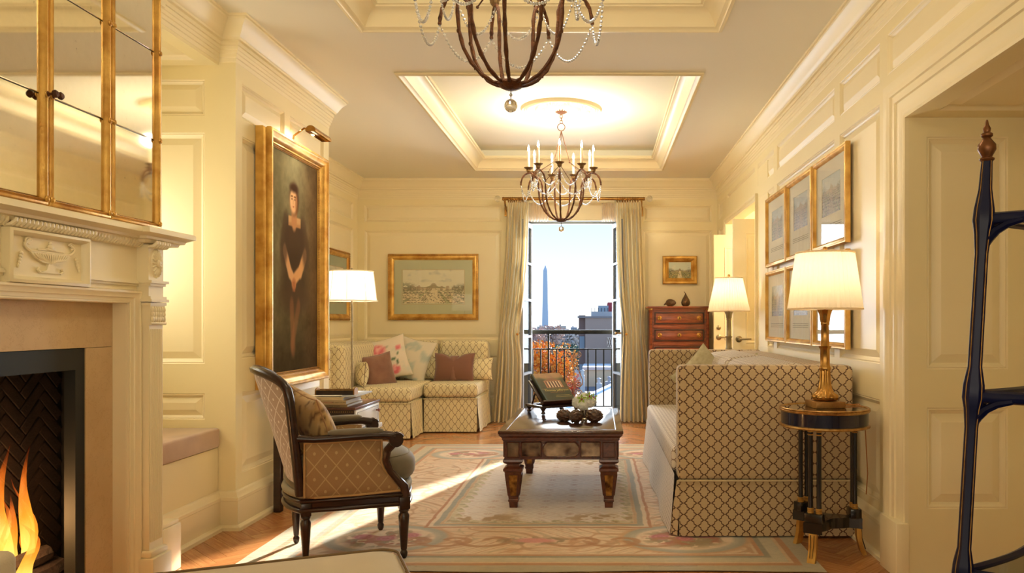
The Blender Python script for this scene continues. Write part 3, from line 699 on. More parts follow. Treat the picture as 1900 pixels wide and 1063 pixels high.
# ================================================================== MIRRORED CABINET over the mantel
cab = thing('mirrored_cabinet', 'tall mirror-fronted cabinet with gilt door frames above the mantel shelf', 'cabinet', (XC, 2.87, 1.612))
XM = -2.07
MB().box(XC, XM-.012, 2.10, 3.64, 1.614, 2.94).obj('body', M['trim'], cab, smooth=0)
DW = .3675; zb, zt_ = 1.635, 2.90
for k in range(4):
    y0 = 2.868+(k-2)*DW; y1 = y0+DW
    st = .028; b = MB()
    fr_ = [(0, 0), (0, .012), (.005, .020), (.012, .022), (.018, .016), (.021, .020), (.026, .014), (.028, .004), (.028, 0)]
    Mt = frameM((XM-.010, (y0+y1)/2, (zb+zt_)/2), (0, 1, 0), (0, 0, 1)); b.frame(DW-.003, zt_-zb, fr_, Mt)
    d = b.obj('door', M['gold'], cab)
    zs = [zb+st, 2.05, 2.46, zt_-st]
    for a, c in zip(zs, zs[1:]): MB().rbox(XM-.012, XM-.006, y0+st, y1-st, a+.0022, c-.0022, .002, 1).obj('mirror_pane', M['mirror'], d, smooth=0)
    MB().box(XM-.014, XM-.0095, y0+st, y1-st, zb+st, zt_-st).obj('backing', M['black'], d, smooth=0)
    for zz in (1.66, 2.05, 2.46):
        for yy in (y0+.014, y1-.014):
            MB().lathe([(.013, 0), (.013, .003), (.009, .006), (.007, .004), (.005, .008), (0, .009)], 14, frameM((XM+.010, yy, zz), (0, 1, 0), (0, 0, 1))).obj('rosette', M['gold'], d)
    if k in (1, 2):
        yy = y1-.014 if k == 1 else y0+.014
        MB().lathe([(.010, 0), (.010, .003), (.005, .008), (.005, .018), (.013, .024), (.015, .031), (.010, .038), (0, .040)], 14, frameM((XM+.012, yy, 2.052), (0, 1, 0), (0, 0, 1))).obj('knob', M['iron'], d)
b = MB(); b.sweep([(XC, 3.655), (XM-.015, 3.655), (XM-.015, 2.09), (XC, 2.09)], [(0, 2.70), (.008, 2.705), (.010, 2.76), (.02, 2.77), (.05, 2.83), (.09, 2.90), (.10, 2.93), (.10, 2.945), (0, 2.946)], closed=False)
b.obj('cornice', M['trim'], cab)

# window seat cushion
tag(MB().rbox(-2.89, -2.195, 3.71, 4.432, .478, .59, .014, 3).obj('window_seat_cushion', M['seatpad'], uv=True), 'tan velvet box cushion on the window seat beside the fireplace', 'cushion')
# alcove window behind the seat
aw = MB(); aw.frame(.66, 1.8, [(0, 0), (0, .03), (.04, .03), (.045, .0)], frameM((-2.918, 4.07, 1.65), (0, 1, 0), (0, 0, 1))); struct(aw.obj('window_4', M['trim'], base=False))

# ================================================================== PICTURES
def framed(name, Mt, w_, h_, prof, fmat, fn, res, label, cat='picture', group=None, mat_w=0, mcol=(196, 198, 168), depth=.02, glass=True, prmat=None, window=None, linecol=None, root_loc=None):
    r_ = thing(name, label, cat, root_loc or tuple(Mt.translation), 0, group)
    b = MB(); b.frame(w_, h_, prof, Mt); b.frame(w_, h_, [(prof[-1][0], 0), (prof[-1][0]+.001, 0)], Mt); b.obj('frame', fmat, r_)
    iw, ih = w_-2*prof[-1][0], h_-2*prof[-1][0]
    zc = prof[-1][1]
    if mat_w:
        (l, r, bt, tp) = window
        mb = MB(); x0, x1, y0, y1 = -iw/2+l, iw/2-r, -ih/2+bt, ih/2-tp
        for q in ((-iw/2, x0, -ih/2, ih/2), (x1, iw/2, -ih/2, ih/2), (x0, x1, -ih/2, y0), (x0, x1, y1, ih/2)): mb.box(q[0], q[1], q[2], q[3], zc-.004, zc-.001, Mt)
        mo = mb.obj('mount', pm('mount_card', mcol, .8), r_, smooth=0)
        if linecol: MB().frame(x1-x0+.016, y1-y0+.016, [(0, zc-.0009), (.003, zc-.0009)], Mt).obj('gilt_line', pm('thin_line', linecol, .5), mo, smooth=0)
        picture('print', x1-x0, y1-y0, res[0], res[1], fn, Mt @ T((x0+x1)/2, (y0+y1)/2, zc-.003), prmat or M['print'], r_)
    else: picture('print', iw, ih, res[0], res[1], fn, Mt @ T(0, 0, zc-.002), prmat or M['print'], r_)
    if glass:
        MB().box(-iw/2, iw/2, -ih/2, ih/2, zc+.002, zc+.0035, Mt).obj('glass', M['glass'], r_, smooth=0)
    return r_
def town(sd, sky=(228, 224, 200), land=(228, 212, 174), dark=(92, 86, 64), green=(120, 134, 86), top=.45, axis=True, paper=(222, 212, 180)):
    def f(U, V):
        n = fbm(U*9, V*9, sd); n2 = fbm(U*60, V*60, sd+3, 3); c = np.zeros(U.shape+(3,)); c[:] = sky
        c = blend(c, sst(.5, .9, fbm(U*4, V*7, sd+5))*.6*(V > top), (232, 226, 206)); c = blend(c, sst(.55, .8, n)*.35*(V > top+.15), (150, 158, 158))
        hz = top+.05*vn(U*14, U*0+1, sd)+.08*np.exp(-((U-.5)/.10)**2)
        c = blend(c, (V < hz)*1.0, (150, 144, 112)); c = blend(c, (V < top)*1.0, land)
        # blocks of buildings along the horizon
        bl = (vn(U*42, V*0+2, sd+9) > .45)*(V < top+.10*vn(U*30, V*0, sd+11))*(V > top-.07); c = blend(c, bl*.75, (186, 160, 128))
        c = blend(c, ((np.floor(U*70) % 2) == 0)*bl*.35, dark)
        c = blend(c, ell(U, V, .5, top+.06, .05, .10, .1)*.7, (160, 146, 116))
        # parterres, rows of trees
        per = np.clip((top-V)/top, 0, 1); x = (U-.5)/(.25+per*1.0)
        rows = (np.sin(per**.6*60) > .35)*(np.abs(x) > .10)*(V < top-.03); c = blend(c, rows*(n2 > .42)*.75, dark)
        c = blend(c, (V < top-.05)*(np.abs(x) > .14)*(np.sin(x*40) > .2)*(n > .42)*.5, green)
        if axis: c = blend(c, (V < top)*sst(.11, .07, np.abs(x))*.8, (226, 212, 176))
        c = blend(c, (V < .75*top)*(n2 > .66)*.7, (60, 54, 44)); c = blend(c, (n2 < .36)*(V < top)*.4, (232, 222, 192))
        c = blend(c, ell(U, V, .04, top+.02, .16, .14, .5)*.6*(n2 > .4), (80, 84, 60)); c = blend(c, ell(U, V, .97, top-.02, .16, .13, .5)*.6*(n2 > .4), (80, 84, 60))
        return c
    return f
GF = [(0, 0), (0, .022), (.006, .028), (.012, .030), (.018, .026), (.022, .030), (.045, .034), (.060, .026), (.066, .018), (.070, .018), (.074, .010)]
Mb = lambda x0, x1, z0, z1: frameM(((x0+x1)/2, YB-.002, (z0+z1)/2), (1, 0, 0), (0, 0, 1))
def beads(parent, Mt, w_, h_, ins, zz, r, st):
    b = MB(); a, c = w_/2-ins, h_/2-ins
    for i in range(int(2*a/st)+1):
        for sg in (-1, 1): b.sph((-a+i*st, sg*c, zz), r, 5, 4, Mt)
    for i in range(int(2*c/st)+1):
        for sg in (-1, 1): b.sph((sg*a, -c+i*st, zz), r, 5, 4, Mt)
    b.obj('beaded_edge', M['golddark'], parent)
x0, x1, z0, z1 = -2.590, -1.483, 1.228, 2.038
p_ = framed('framed_print', Mb(x0, x1, z0, z1), x1-x0, z1-z0, GF, M['gold'], town(3), (240, 150), 'wide gilt-framed engraving of formal gardens in a grey-green mount above the corner sofa', mat_w=1, mcol=(190, 194, 160), window=(.105, .10, .13, .12), linecol=(200, 150, 80))
beads(p_, Mb(x0, x1, z0, z1), x1-x0, z1-z0, .015, .030, .007, .020)
x0, x1, z0, z1 = .775, 1.198, 1.668, 2.012
framed('framed_painting', Mb(x0, x1, z0, z1), x1-x0, z1-z0, [(0, 0), (0, .03), (.01, .04), (.03, .042), (.045, .03), (.05, .034), (.065, .022), (.075, .016)], M['gold'],
    town(8, sky=(206, 214, 196), land=(176, 160, 100), dark=(60, 70, 56), green=(70, 96, 66)), (120, 90), 'small landscape painting in a wide gilt frame above the chest of drawers', glass=False)
Ml = frameM((XL+.002, 8.48, 1.62), (0, 1, 0), (0, 0, 1))
p_ = framed('framed_print', Ml, 1.10, .80, GF, M['gold'], town(12), (160, 110), 'gilt-framed print on the far left wall half hidden behind the floor lamp', mat_w=1, mcol=(168, 176, 150), window=(.11, .11, .13, .12), linecol=(200, 150, 80))
beads(p_, Ml, 1.10, .80, .015, .030, .007, .020)
# six prints on the right wall
PF = [(0, 0), (0, .024), (.004, .030), (.010, .030), (.014, .026), (.024, .030), (.030, .024), (.034, .016), (.038, .010)]
nm = [['leftmost of the upper row, with a green pond', 'middle of the upper row, pale harbour view', 'nearest of the upper row, a hillside town with fields'],
      ['leftmost of the lower row beside the doorway', 'middle of the lower row behind the lamp shade', 'nearest of the lower row partly hidden by the big lamp']]
for r_ in range(2):
    for c_ in range(3):
        y1 = 6.50-c_*.715; y0 = y1-.69; zc = (1.66+.29, 1.043+.29)[r_]
        Mt = frameM((XR-.012, (y0+y1)/2, zc), (0, -1, 0), (0, 0, 1))
        o = framed('framed_print', Mt, .69, .58, PF, M['gold'], town(20+r_*3+c_, sky=(176, 186, 182), land=(148, 134, 108), dark=(56, 52, 48), green=((70, 120, 70), (120, 136, 120), (96, 128, 66))[c_], top=.62, axis=False), (110, 90),
            'gilt-framed coloured view, '+nm[r_][c_], group='six framed views on the right wall', mat_w=1, mcol=(226, 222, 206), window=(.12, .12, .17, .09), glass=True)
        b = MB()
        for ln in range(3):
            x = -.21
            while x < .21:
                l_ = random.uniform(.01, .03); b.box(x, min(x+l_, .21), -.145-.013*ln, -.141-.013*ln, .0096, .0100, Mt); x += l_+.006
        b.obj('caption_lines', pm('faded_ink', (140, 134, 120), .8), o, smooth=0)
# portrait on the pier
def portrait(U, V):
    c = np.zeros(U.shape+(3,)); c[:] = (112, 100, 72); n = fbm(U*5, V*9, 31); n2 = fbm(U*30, V*50, 35)
    c = blend(c, sst(.2, .8, V)*.55, (138, 128, 96)); c = blend(c, ell(U, V, .28, .80, .45, .25, .9)*.5, (142, 134, 102)); c = blend(c, sst(.5, 1.0, U)*.6, (96, 66, 44)); c = blend(c, sst(.30, 0, V)*.6, (58, 46, 34))
    c = c*(.82+.36*n[..., None])*(.93+.14*n2[..., None])
    c = blend(c, ell(U, V, .50, .575, .225, .12, .35)*.9, (84, 68, 54)); c = blend(c, ell(U, V, .50, .63, .20, .085, .3), (92, 74, 58))
    c = blend(c, ell(U, V, .50, .42, .27, .15, .4)*.8, (82, 66, 52)); c = blend(c, ell(U, V, .50, .34, .30, .07, .5)*.7, (92, 74, 58))
    sk = (222, 170, 120)
    c = blend(c, seg(U, V, (.44, .30), (.47, .10), .040, .5)*.5, (160, 108, 74)); c = blend(c, seg(U, V, (.58, .30), (.45, .12), .036, .5)*.45, (160, 108, 74))
    c = blend(c, seg(U, V, (.30, .555), (.40, .46), .032, .3)*.95, sk); c = blend(c, seg(U, V, (.40, .46), (.475, .425), .028, .3), sk)
    c = blend(c, seg(U, V, (.72, .55), (.62, .47), .036, .3)*.95, (220, 166, 112)); c = blend(c, seg(U, V, (.62, .47), (.50, .43), .030, .3), (220, 166, 112))
    c = blend(c, ell(U, V, .485, .405, .045, .028, .3), (196, 134, 90))
    for k in range(3): c = blend(c, seg(U, V, (.465+.018*k, .41), (.468+.018*k, .375), .008, .4)*.8, (170, 108, 72))
    c = blend(c, seg(U, V, (.33, .66), (.28, .56), .075, .4)*.7, (90, 72, 58)); c = blend(c, seg(U, V, (.67, .66), (.74, .56), .075, .4)*.7, (90, 72, 58))
    q = sst(.13, .12, np.abs(U-.50))*sst(.672, .678, V)*sst(.725, .718, V); c = blend(c, q*.95, (214, 168, 118)); c = blend(c, q*sst(.70, .68, V)*.6, (170, 120, 80))
    c = blend(c, seg(U, V, (.49, .76), (.49, .71), .055, .25), (196, 142, 98))
    c = blend(c, ell(U, V, .487, .808, .094, .072, .4), (74, 54, 42)); c = blend(c, ell(U, V, .478, .794, .072, .058, .22), (232, 182, 134)); c = blend(c, ell(U, V, .44, .79, .05, .045, .7)*.6, (232, 188, 140)); c = blend(c, ell(U, V, .54, .79, .03, .05, .6)*.6, (150, 98, 64))
    c = blend(c, ell(U, V, .49, .856, .080, .020, .6), (74, 54, 42))
    for ex in (.445, .505): c = blend(c, ell(U, V, ex, .803, .013, .004, .5)*.8, (78, 52, 40)); c = blend(c, seg(U, V, (ex-.02, .815), (ex+.02, .816), .003, .5)*.7, (80, 50, 34))
    c = blend(c, seg(U, V, (.472, .80), (.468, .782), .004, .6)*.6, (150, 96, 66)); c = blend(c, ell(U, V, .474, .768, .016, .0035, .5)*.7, (170, 84, 66))
    return c
Mt = frameM((XP+.002, 5.195, 1.596), (0, 1, 0), (0, 0, 1))
pf = [(0, 0), (0, .045), (.006, .050), (.010, .060), (.004, .072), (.004, .092), (.010, .100), (.022, .100), (.030, .092), (.045, .088), (.058, .078), (.066, .066), (.070, .060), (.078, .062), (.082, .054), (.090, .048), (.094, .042)]
po = framed('portrait_painting', Mt, 1.01, 1.625, pf, M['gold'], portrait, (130, 230), 'tall full-length portrait of a girl in a dark dress in a deep gilt frame', 'painting', glass=False, prmat=M['oil'])
beads(po, Mt, 1.01, 1.625, .088, .052, .004, .012)
# picture light
pl_ = thing('picture_light', 'brass picture light reaching over the top of the tall portrait', 'lamp', (XP+.05, 5.2, 2.42))
hc = [(.034*math.cos(a), .034*math.sin(a)) for a in np.linspace(-.2, PI+.2, 14)]; b = MB()
Ms = frameM((XP+.20, 5.06, 2.47), (1, 0, 0), (0, 0, 1)); 
vs = [(x, y, z) for z in (0, -.30) for x, y in hc]; n = 14
b.add(vs, [(k, k+1, n+k+1, n+k) for k in range(n-1)]+[tuple(range(n)), tuple(range(2*n-1, n-1, -1))], Ms); b.obj('hood', M['brass'], pl_)
lp = bpy.data.lights.new('picture_light_glow', 'AREA'); lpo = bpy.data.objects.new('picture_light_glow', lp); C.objects.link(lpo); lp.shape = 'RECTANGLE'; lp.size = .28; lp.size_y = .03; lp.energy = 2.2; lp.color = (1, .88, .66); lpo.parent = pl_; lpo.location = (.15, .01, .045); lpo.rotation_euler = Vector((-.35, 0, -1)).to_track_quat('-Z', 'X').to_euler()
MB().tube([(XP+.02, 5.21, 2.41), (XP+.03, 5.21, 2.47), (XP+.10, 5.21, 2.52), (XP+.20, 5.21, 2.505)], .007, 8).obj('arm', M['brass'], pl_)
# ================================================================== MEDALLIONS and CHANDELIERS
def medallion(y, lb):
    nr, na = 64, 160; Rm = .375; vs = []; fs = []
    for i in range(nr+1):
        r = Rm*i/nr
        for k in range(na):
            a = 2*PI*k/na; q = r/Rm
            h = .004
            for c_, s_, hh in ((.965, .02, .026), (.895, .016, .022), (.84, .016, .020), (.47, .02, .022), (.42, .014, .018)): h += hh*math.exp(-((q-c_)/s_)**2)
            if .50 < q < .80: w_ = math.sin((q-.5)/.3*PI); h += .034*w_*abs(math.cos(5*a+2.2*math.sin((q-.5)*20)))**.7*(.6+.4*math.cos(40*a+q*30))
            if q < .40: h += .026*math.sin(q/.4*PI)*abs(math.cos(8*a))**.6
            if q > .985: h = .0
            vs.append((r*math.cos(a), r*math.sin(a), -h))
    for i in range(nr):
        for k in range(na): fs.append((i*na+k, i*na+(k+1) % na, (i+1)*na+(k+1) % na, (i+1)*na+k))
    tag(MB().add(vs, fs, T(-.35, y, ZT)).obj('ceiling_medallion', M['trim']), lb, 'ceiling medallion')
medallion(7.04, 'round plaster ceiling medallion over the far chandelier')
medallion(3.03, 'round plaster ceiling medallion over the near chandelier')
def chandelier():
    z0 = ZT; r_ = thing('chandelier', 'x', 'chandelier', (-.35, 7.04, z0), 0, None); Lc = lambda z: z-z0
    P = lambda b, n, m, **k: b.obj(n, m, r_, local=True, **k)
    b = MB(); b.lathe([(.0, -.055), (.012, -.050), (.03, -.042), (.055, -.028), (.062, -.02), (.062, -.012), (.05, -.008)], 20); P(b, 'canopy', M['iron'])
    b = MB()
    for i, z in enumerate((-.068, -.092, -.116)): b.torus(.012, .0035, T(0, 0, z, PI/2*i) @ Matrix.Rotation(PI/2, 4, 'X') @ Matrix.Diagonal((1, 1.4, 1, 1)), 14, 5)
    b.torus(.034, .004, T(0, 0, -.165) @ Matrix.Rotation(PI/2, 4, 'X'), 20, 6); P(b, 'chain', M['iron'])
    for k in range(3):
        a = R(100+120*k); j = Vector((.085*math.cos(a), .085*math.sin(a), Lc(2.665))); b = MB(); b.tube([(0, 0, -.20), j], .0035, 6); b.sph(j, .009, 8, 6)
        for s_ in (-1, 1):
            aa = a+s_*R(28); e_ = Vector((.27*math.cos(aa), .27*math.sin(aa), Lc(2.535))); b.tube([j, e_], .0032, 6); b.sph(e_, .007, 8, 6)
            mid = j.lerp(e_, .5); b.sph(mid, .006, 6, 5)
        P(b, 'rod', M['iron'])
    arm = MB(); prof = [(.035, 2.142), (.07, 2.148), (.115, 2.175), (.155, 2.22), (.185, 2.275), (.202, 2.34), (.208, 2.41), (.210, 2.47), (.222, 2.515), (.245, 2.545), (.275, 2.562), (.305, 2.562), (.335, 2.545), (.357, 2.515), (.368, 2.475), (.370, 2.455)]
    pts = []
    for i in range(len(prof)-1):
        for s_ in (0, .5): pts.append(Vector((prof[i][0], 0, Lc(prof[i][1]))).lerp(Vector((prof[i+1][0], 0, Lc(prof[i+1][1]))), s_))
    pts.append(Vector((prof[-1][0], 0, Lc(prof[-1][1]))))
    arm.tube(pts, [.0080+.0014*math.sin(i*2.3) for i in range(len(pts))], 7)
    for i in range(5, 26, 5): arm.sph(pts[i]+Vector((.006, .003, 0)), (.004, .004, .009), 6, 4)
    arm.sph(pts[-1], .009, 7, 5)
    a0 = P(arm, 'arm', M['iron'])
    cup = MB(); cz = 2.565; cup.lathe([(.006, Lc(cz)), (.014, Lc(cz+.006)), (.020, Lc(cz+.018)), (.019, Lc(cz+.026)), (.028, Lc(cz+.036)), (.040, Lc(cz+.044)), (.041, Lc(cz+.048)), (.016, Lc(cz+.044)), (.013, Lc(cz+.050))], 18, Matrix.Translation((.30, 0, 0)), flute=lambda a, z: 1+.06*math.cos(9*a))
    c0 = P(cup, 'candle_cup', M['ironpale'])
    cs = MB().lathe([(.0115, Lc(2.61)), (.0115, Lc(2.755)), (.007, Lc(2.76))], 12, Matrix.Translation((.30, 0, 0))); s0 = P(cs, 'candle_sleeve', M['candle'])
    bb = MB().lathe([(.004, Lc(2.757)), (.009, Lc(2.768)), (.0105, Lc(2.778)), (.008, Lc(2.794)), (.003, Lc(2.812)), (0, Lc(2.82))], 10, Matrix.Translation((.30, 0, 0))); b0 = P(bb, 'candle_bulb', M['bulb'])
    def strand(p, q, sag, n, r_b):
        b = MB(); P_ = []
        for i in range(n+1):
            t_ = i/n; v = Vector(p).lerp(Vector(q), t_); v.z -= sag*4*t_*(1-t_); P_.append(v)
        b.tube(P_, .0012, 4)
        for v in P_[:-1]: b.sph(v, r_b, 6, 4)
        return b
    da = R(40); e0 = (.370, 0, Lc(2.45)); e1 = (.370*math.cos(da), .370*math.sin(da), Lc(2.45))
    g0 = P(strand(e0, e1, .125, 24, .0066), 'crystal_strand', M['crystal'], fix=False)
    i0 = (.285, 0, Lc(2.555)); i1 = (.285*math.cos(da), .285*math.sin(da), Lc(2.555))
    h0 = P(strand(i0, i1, .135, 24, .0062), 'crystal_strand', M['crystal'], fix=False)
    k0 = P(strand(e0, (.30*math.cos(da*.5), .30*math.sin(da*.5), Lc(2.50)), .06, 12, .006), 'crystal_strand', M['crystal'], fix=False)
    parts = [a0, c0, s0, b0, g0, h0]
    bpy.data.objects.remove(k0)
    for k in range(9):
        Mr = Matrix.Rotation(R(-90+40*k), 4, 'Z')
        for o in parts:
            c = o if k == 8 else o.copy()
            if k < 8: C.objects.link(c)
            c.matrix_local = Mr; MW[c] = MW[r_]
        l = bpy.data.lights.new('candle_glow', 'POINT') if k == 0 else ld; ld = l
        lo = bpy.data.objects.new('candle_glow', ld); C.objects.link(lo); lo.parent = r_; lo.location = Mr @ Vector((.30, 0, Lc(2.84)))
    ld.energy = 3.9; ld.color = (1, .87, .64); ld.shadow_soft_size = .02
    b = MB(); b.lathe([(0, Lc(2.118)), (.02, Lc(2.120)), (.040, Lc(2.130)), (.052, Lc(2.142)), (.046, Lc(2.152)), (.02, Lc(2.160)), (0, Lc(2.162))], 18, flute=lambda a, z: 1+.08*math.cos(9*a)); P(b, 'hub', M['iron'])
    b = MB(); b.tube([(0, 0, Lc(2.118)), (0, 0, Lc(2.085))], .002, 5); b.torus(.005, .0015, T(0, 0, Lc(2.10)) @ Matrix.Rotation(PI/2, 4, 'X'), 10, 4); P(b, 'drop_wire', M['iron'])
    P(MB().sph((0, 0, Lc(2.057)), .0265, 24, 16), 'crystal_ball', M['ball'])
    return r_
ch = chandelier()
c2 = copy_tree(ch); c2.location = (-.35, 3.03, ZT); nl = None
for o in c2.children:
    if o.type == 'LIGHT':
        nl = nl or o.data.copy(); o.data = nl; nl.energy = 1.7
ch['label'] = 'far chandelier with lit candle bulbs and bead swags before the french window'; c2['label'] = 'near rusted iron chandelier cut by the top of the frame'
c2['group'] = ch['group'] = 'iron candle chandeliers'

# ================================================================== CURTAINS
rod = thing('curtain_rod', 'gilt curtain rod with clear ball finials above the french window', 'curtain rod', (-.33, 9.18, 2.68))
MB().tube([(-1.16, 9.14, 2.675), (.545, 9.14, 2.675)], .020, 14).obj('pole', M['brass'], rod)
for x in (-1.215, .60):
    MB().sph((x, 9.14, 2.675), .038, 18, 12).obj('ball_finial', M['ball'], rod)
    sg = -1 if x < 0 else 1
    MB().lathe([(.020, 0), (.026, .004), (.020, .012), (.014, .02), (.016, .026)], 14, frameM((x-sg*.065, 9.14, 2.675), (0, -sg, 0), (0, 0, 1))).obj('finial_collar', M['brass'], rod)
for x in (-1.13, .505): MB().tube([(x, 9.14, 2.665), (x, 9.20, 2.60), (x, 9.39, 2.56)], .012, 8).box(x-.03, x+.03, 9.37, 9.398, 2.50, 2.62).obj('bracket', M['brass'], rod)
rng = MB().torus(.030, .0048, None, 20, 6); first = None; k = 0
for x0, x1, n in ((-1.085, -.885, 9), (.215, .46, 9)):
    for i in range(n):
        x = x0+(x1-x0)*i/(n-1); Mt = T(x, 9.14, 2.664) @ Matrix.Rotation(PI/2+random.uniform(-.25, .25), 4, 'Z') @ Matrix.Rotation(PI/2, 4, 'X')
        if first is None: first = rng.obj('curtain_ring', M['brass'], None, base=False); o = first
        else: o = first.copy(); C.objects.link(o)
        o.location = (0, 0, 0); o.matrix_world = Mt
        tag(o, 'brass curtain ring in the row above the %s curtain' % ('left' if x < 0 else 'right'), 'curtain ring', 'brass rings above the %s curtain' % ('left' if x < 0 else 'right'))
def curtain(name, prof, lb, sd):
    zs = np.linspace(.012, 2.64, 60); nu = 110; rs = np.random.RandomState(sd); ph = rs.rand(8)*6
    zz = [p[0] for p in prof]; la = np.interp(zs, zz, [p[1] for p in prof]); rb = np.interp(zs, zz, [p[2] for p in prof])
    k = np.array([.25, .5, .25]); 
    for _ in range(3): la[1:-1] = (la[:-2]+2*la[1:-1]+la[2:])/4; rb[1:-1] = (rb[:-2]+2*rb[1:-1]+rb[2:])/4
    vs = []; fs = []
    for j, z in enumerate(zs):
        tie = math.exp(-((z-1.06)/.30)**2); W = rb[j]-la[j]
        for i in range(nu+1):
            u = i/nu; fold = math.sin(2*PI*7*u+ph[0]+.35*math.sin(z*2+ph[1])) ; f2 = math.sin(2*PI*4.3*u+ph[2]+z*.8)
            amp = (.044+.016*(1-z/2.64))*(1-.45*tie)
            if z > 2.56: amp = .018
            uu = u+.012*math.sin(2*PI*7*u*2+ph[3])*(z < 2.5)
            vs.append((la[j]+W*uu, 9.15-amp*fold*.9-.022*f2*(z < 2.5)-.05*tie*math.sin(PI*u)+.012*math.sin(z*23+u*30)*tie, z))
    n = nu+1
    fs = [(j*n+i, j*n+i+1, (j+1)*n+i+1, (j+1)*n+i) for j in range(len(zs)-1) for i in range(nu)]
    o = MB().add(vs, fs).obj(name, M['silk'], fix=False, smooth=80); tag(o, lb, 'curtain')
    uvl = o.data.uv_layers.new(name='UV'); d = []
    for p in o.data.polygons:
        for li in p.loop_indices: vi = o.data.loops[li].vertex_index; d += [(vi % n)/nu*1.05, zs[vi//n]]
    uvl.data.foreach_set('uv', d)
    return o
curtain('curtain', [(0, -1.285, -.950), (.35, -1.26, -.93), (.8, -1.22, -.93), (1.06, -1.20, -.965), (1.5, -1.17, -.90), (2.0, -1.13, -.855), (2.64, -1.10, -.845)], 'striped silk curtain on the left of the french window', 3)
curtain('curtain', [(0, .245, .615), (.35, .25, .60), (.8, .27, .575), (1.06, .29, .545), (1.5, .24, .545), (2.0, .21, .52), (2.64, .20, .50)], 'striped silk curtain on the right of the french window', 5)
for x, n_ in ((-.97, 'left'), (.32, 'right')):
    t_ = thing('tieback', 'brass rosette tieback holding the %s curtain' % n_, 'tieback', (x, 9.12, 1.06), 0, 'brass curtain tiebacks')
    MB().lathe([(.012, 0), (.014, .004), (.008, .008), (.0, .010)], 12, frameM((x, 9.06, 1.06), (1, 0, 0), (0, 0, 1))).obj('rosette', M['brass'], t_)
    MB().tube([(x, 9.07, 1.06), (x, 9.38, 1.06)], .004, 6).obj('stem', M['brass'], t_)
# sheer valances in the window head
t = NT('white_sheer'); tr = t.n('ShaderNodeBsdfTranslucent'); df = t.n('ShaderNodeBsdfDiffuse'); mx = t.n('ShaderNodeMixShader'); tp = t.n('ShaderNodeBsdfTransparent'); m2 = t.n('ShaderNodeMixShader')
tr.inputs[0].default_value = L4((255, 244, 232)); df.inputs[0].default_value = L4((250, 238, 222)); mx.inputs[0].default_value = .5; m2.inputs[0].default_value = .3
t.l(df.outputs[0], mx.inputs[1]); t.l(tr.outputs[0], mx.inputs[2]); t.l(mx.outputs[0], m2.inputs[1]); t.l(tp.outputs[0], m2.inputs[2]); t.l(m2.outputs[0], t.out.inputs[0]); M['sheer'] = t.m
for a, c, n_ in ((-.88, -.62, 'left'), (.03, .24, 'right')):
    vs = [(a+(c-a)*i/40, 9.36+.02*math.sin(i*1.1), z) for z in (2.43, 2.66) for i in range(41)]
    tag(MB().add(vs, [(i, i+1, 42+i, 41+i) for i in range(40)]).obj('sheer_valance', M['sheer'], fix=False, smooth=80), 'gathered white sheer tucked at the upper %s corner of the french window' % n_, 'sheer curtain', 'sheers at the window head')
MB_h = MB().box(-.86, .185, 9.40, 9.43, 2.445, 2.70); tag(MB_h.obj('blind_cassette', M['trim']), 'cream cassette of the rolled blind across the window head', 'blind')

# ================================================================== BALCONY and CITY
bal = thing('balcony_railing', 'black iron balcony railing with a rusty scrollwork centre outside the french window', 'railing', (-.34, 9.97, 0))
MB().rbox(-1.15, .47, 9.94, 9.99, 1.048, 1.102, .004).obj('handrail', M['blackiron'], bal)
MB().box(-1.15, .47, 9.955, 9.975, .845, .860).obj('mid_rail', M['blackiron'], bal, smooth=0)
MB().box(-1.15, .47, 9.955, 9.975, .10, .115).obj('bottom_rail', M['blackiron'], bal, smooth=0)
X_ = lambda px: (px-1112)*9.965/1420
first = None
for i in range(-1, 15):
    x = X_(988.7)+.1025*(i-1)
    px = 1112+x*1420/9.965
    if 1052 < px < 1078: continue
    tall = abs(px-1017) < 5 or abs(px-1112) < 5
    if tall:
        MB().box(x-.010, x+.010, 9.955, 9.975, 0, 1.05).rbox(x-.03, x+.03, 9.95, 9.98, .842, .864, .006).obj('post', M['blackiron'], bal, smooth=0)
    else:
        if first is None: first = MB().box(-.0085, .0085, -.0085, .0085, .10, .85).obj('baluster', M['blackiron'], bal, local=True, smooth=0); o = first
        else: o = first.copy(); C.objects.link(o)
        o.location = (x+.34, -.005, 0)
def spiral(cx, cz, r0, turns, a0, sg, n=40):
    return [(cx+sg*r0*(1-.82*i/n)*math.cos(a0+2*PI*turns*i/n), 0, cz+r0*(1-.82*i/n)*math.sin(a0+2*PI*turns*i/n)) for i in range(n+1)]
b = MB(); xc = X_(1065); Ms = Matrix.Translation((xc, 9.965, 0))
b.tube([(0, 0, .12), (0, 0, .845)], .006, 6, M=Ms)
for sg in (-1, 1):
    b.tube(spiral(sg*.058, .785, .047, 1.6, PI*.95, sg), .006, 6, M=Ms)
    b.tube([(0, 0, .74), (sg*.03, 0, .66), (sg*.085, 0, .52), (sg*.112, 0, .45), (sg*.108, 0, .39), (sg*.07, 0, .355)]+[], .0065, 6, M=Ms)
    b.tube(spiral(sg*.060, .400, .050, 1.7, PI*.5, sg), .006, 6, M=Ms)
    b.tube(spiral(sg*.060, .285, .050, 1.7, -PI*.5, sg), .006, 6, M=Ms)
b.obj('scrollwork', pm('rusty_gilt_paint', (150, 104, 56), .6), bal)
tag(MB().box(-1.4, .8, 9.80, 10.15, -.20, -.02).obj('balcony_ledge', pm('pale_stone_ledge', (196, 190, 184), .8)), 'pale stone ledge outside the french window', 'ledge')
bricky = lambda n, c, **k: pm(n, c, .85, **k)
GZ = -24
struct(MB().box(-3000, 3000, 30, 6000, GZ-1, GZ).obj('ground', bricky('distant_ground', (120, 132, 140), var=(96, 110, 112), vs=.02), smooth=0, base=False))
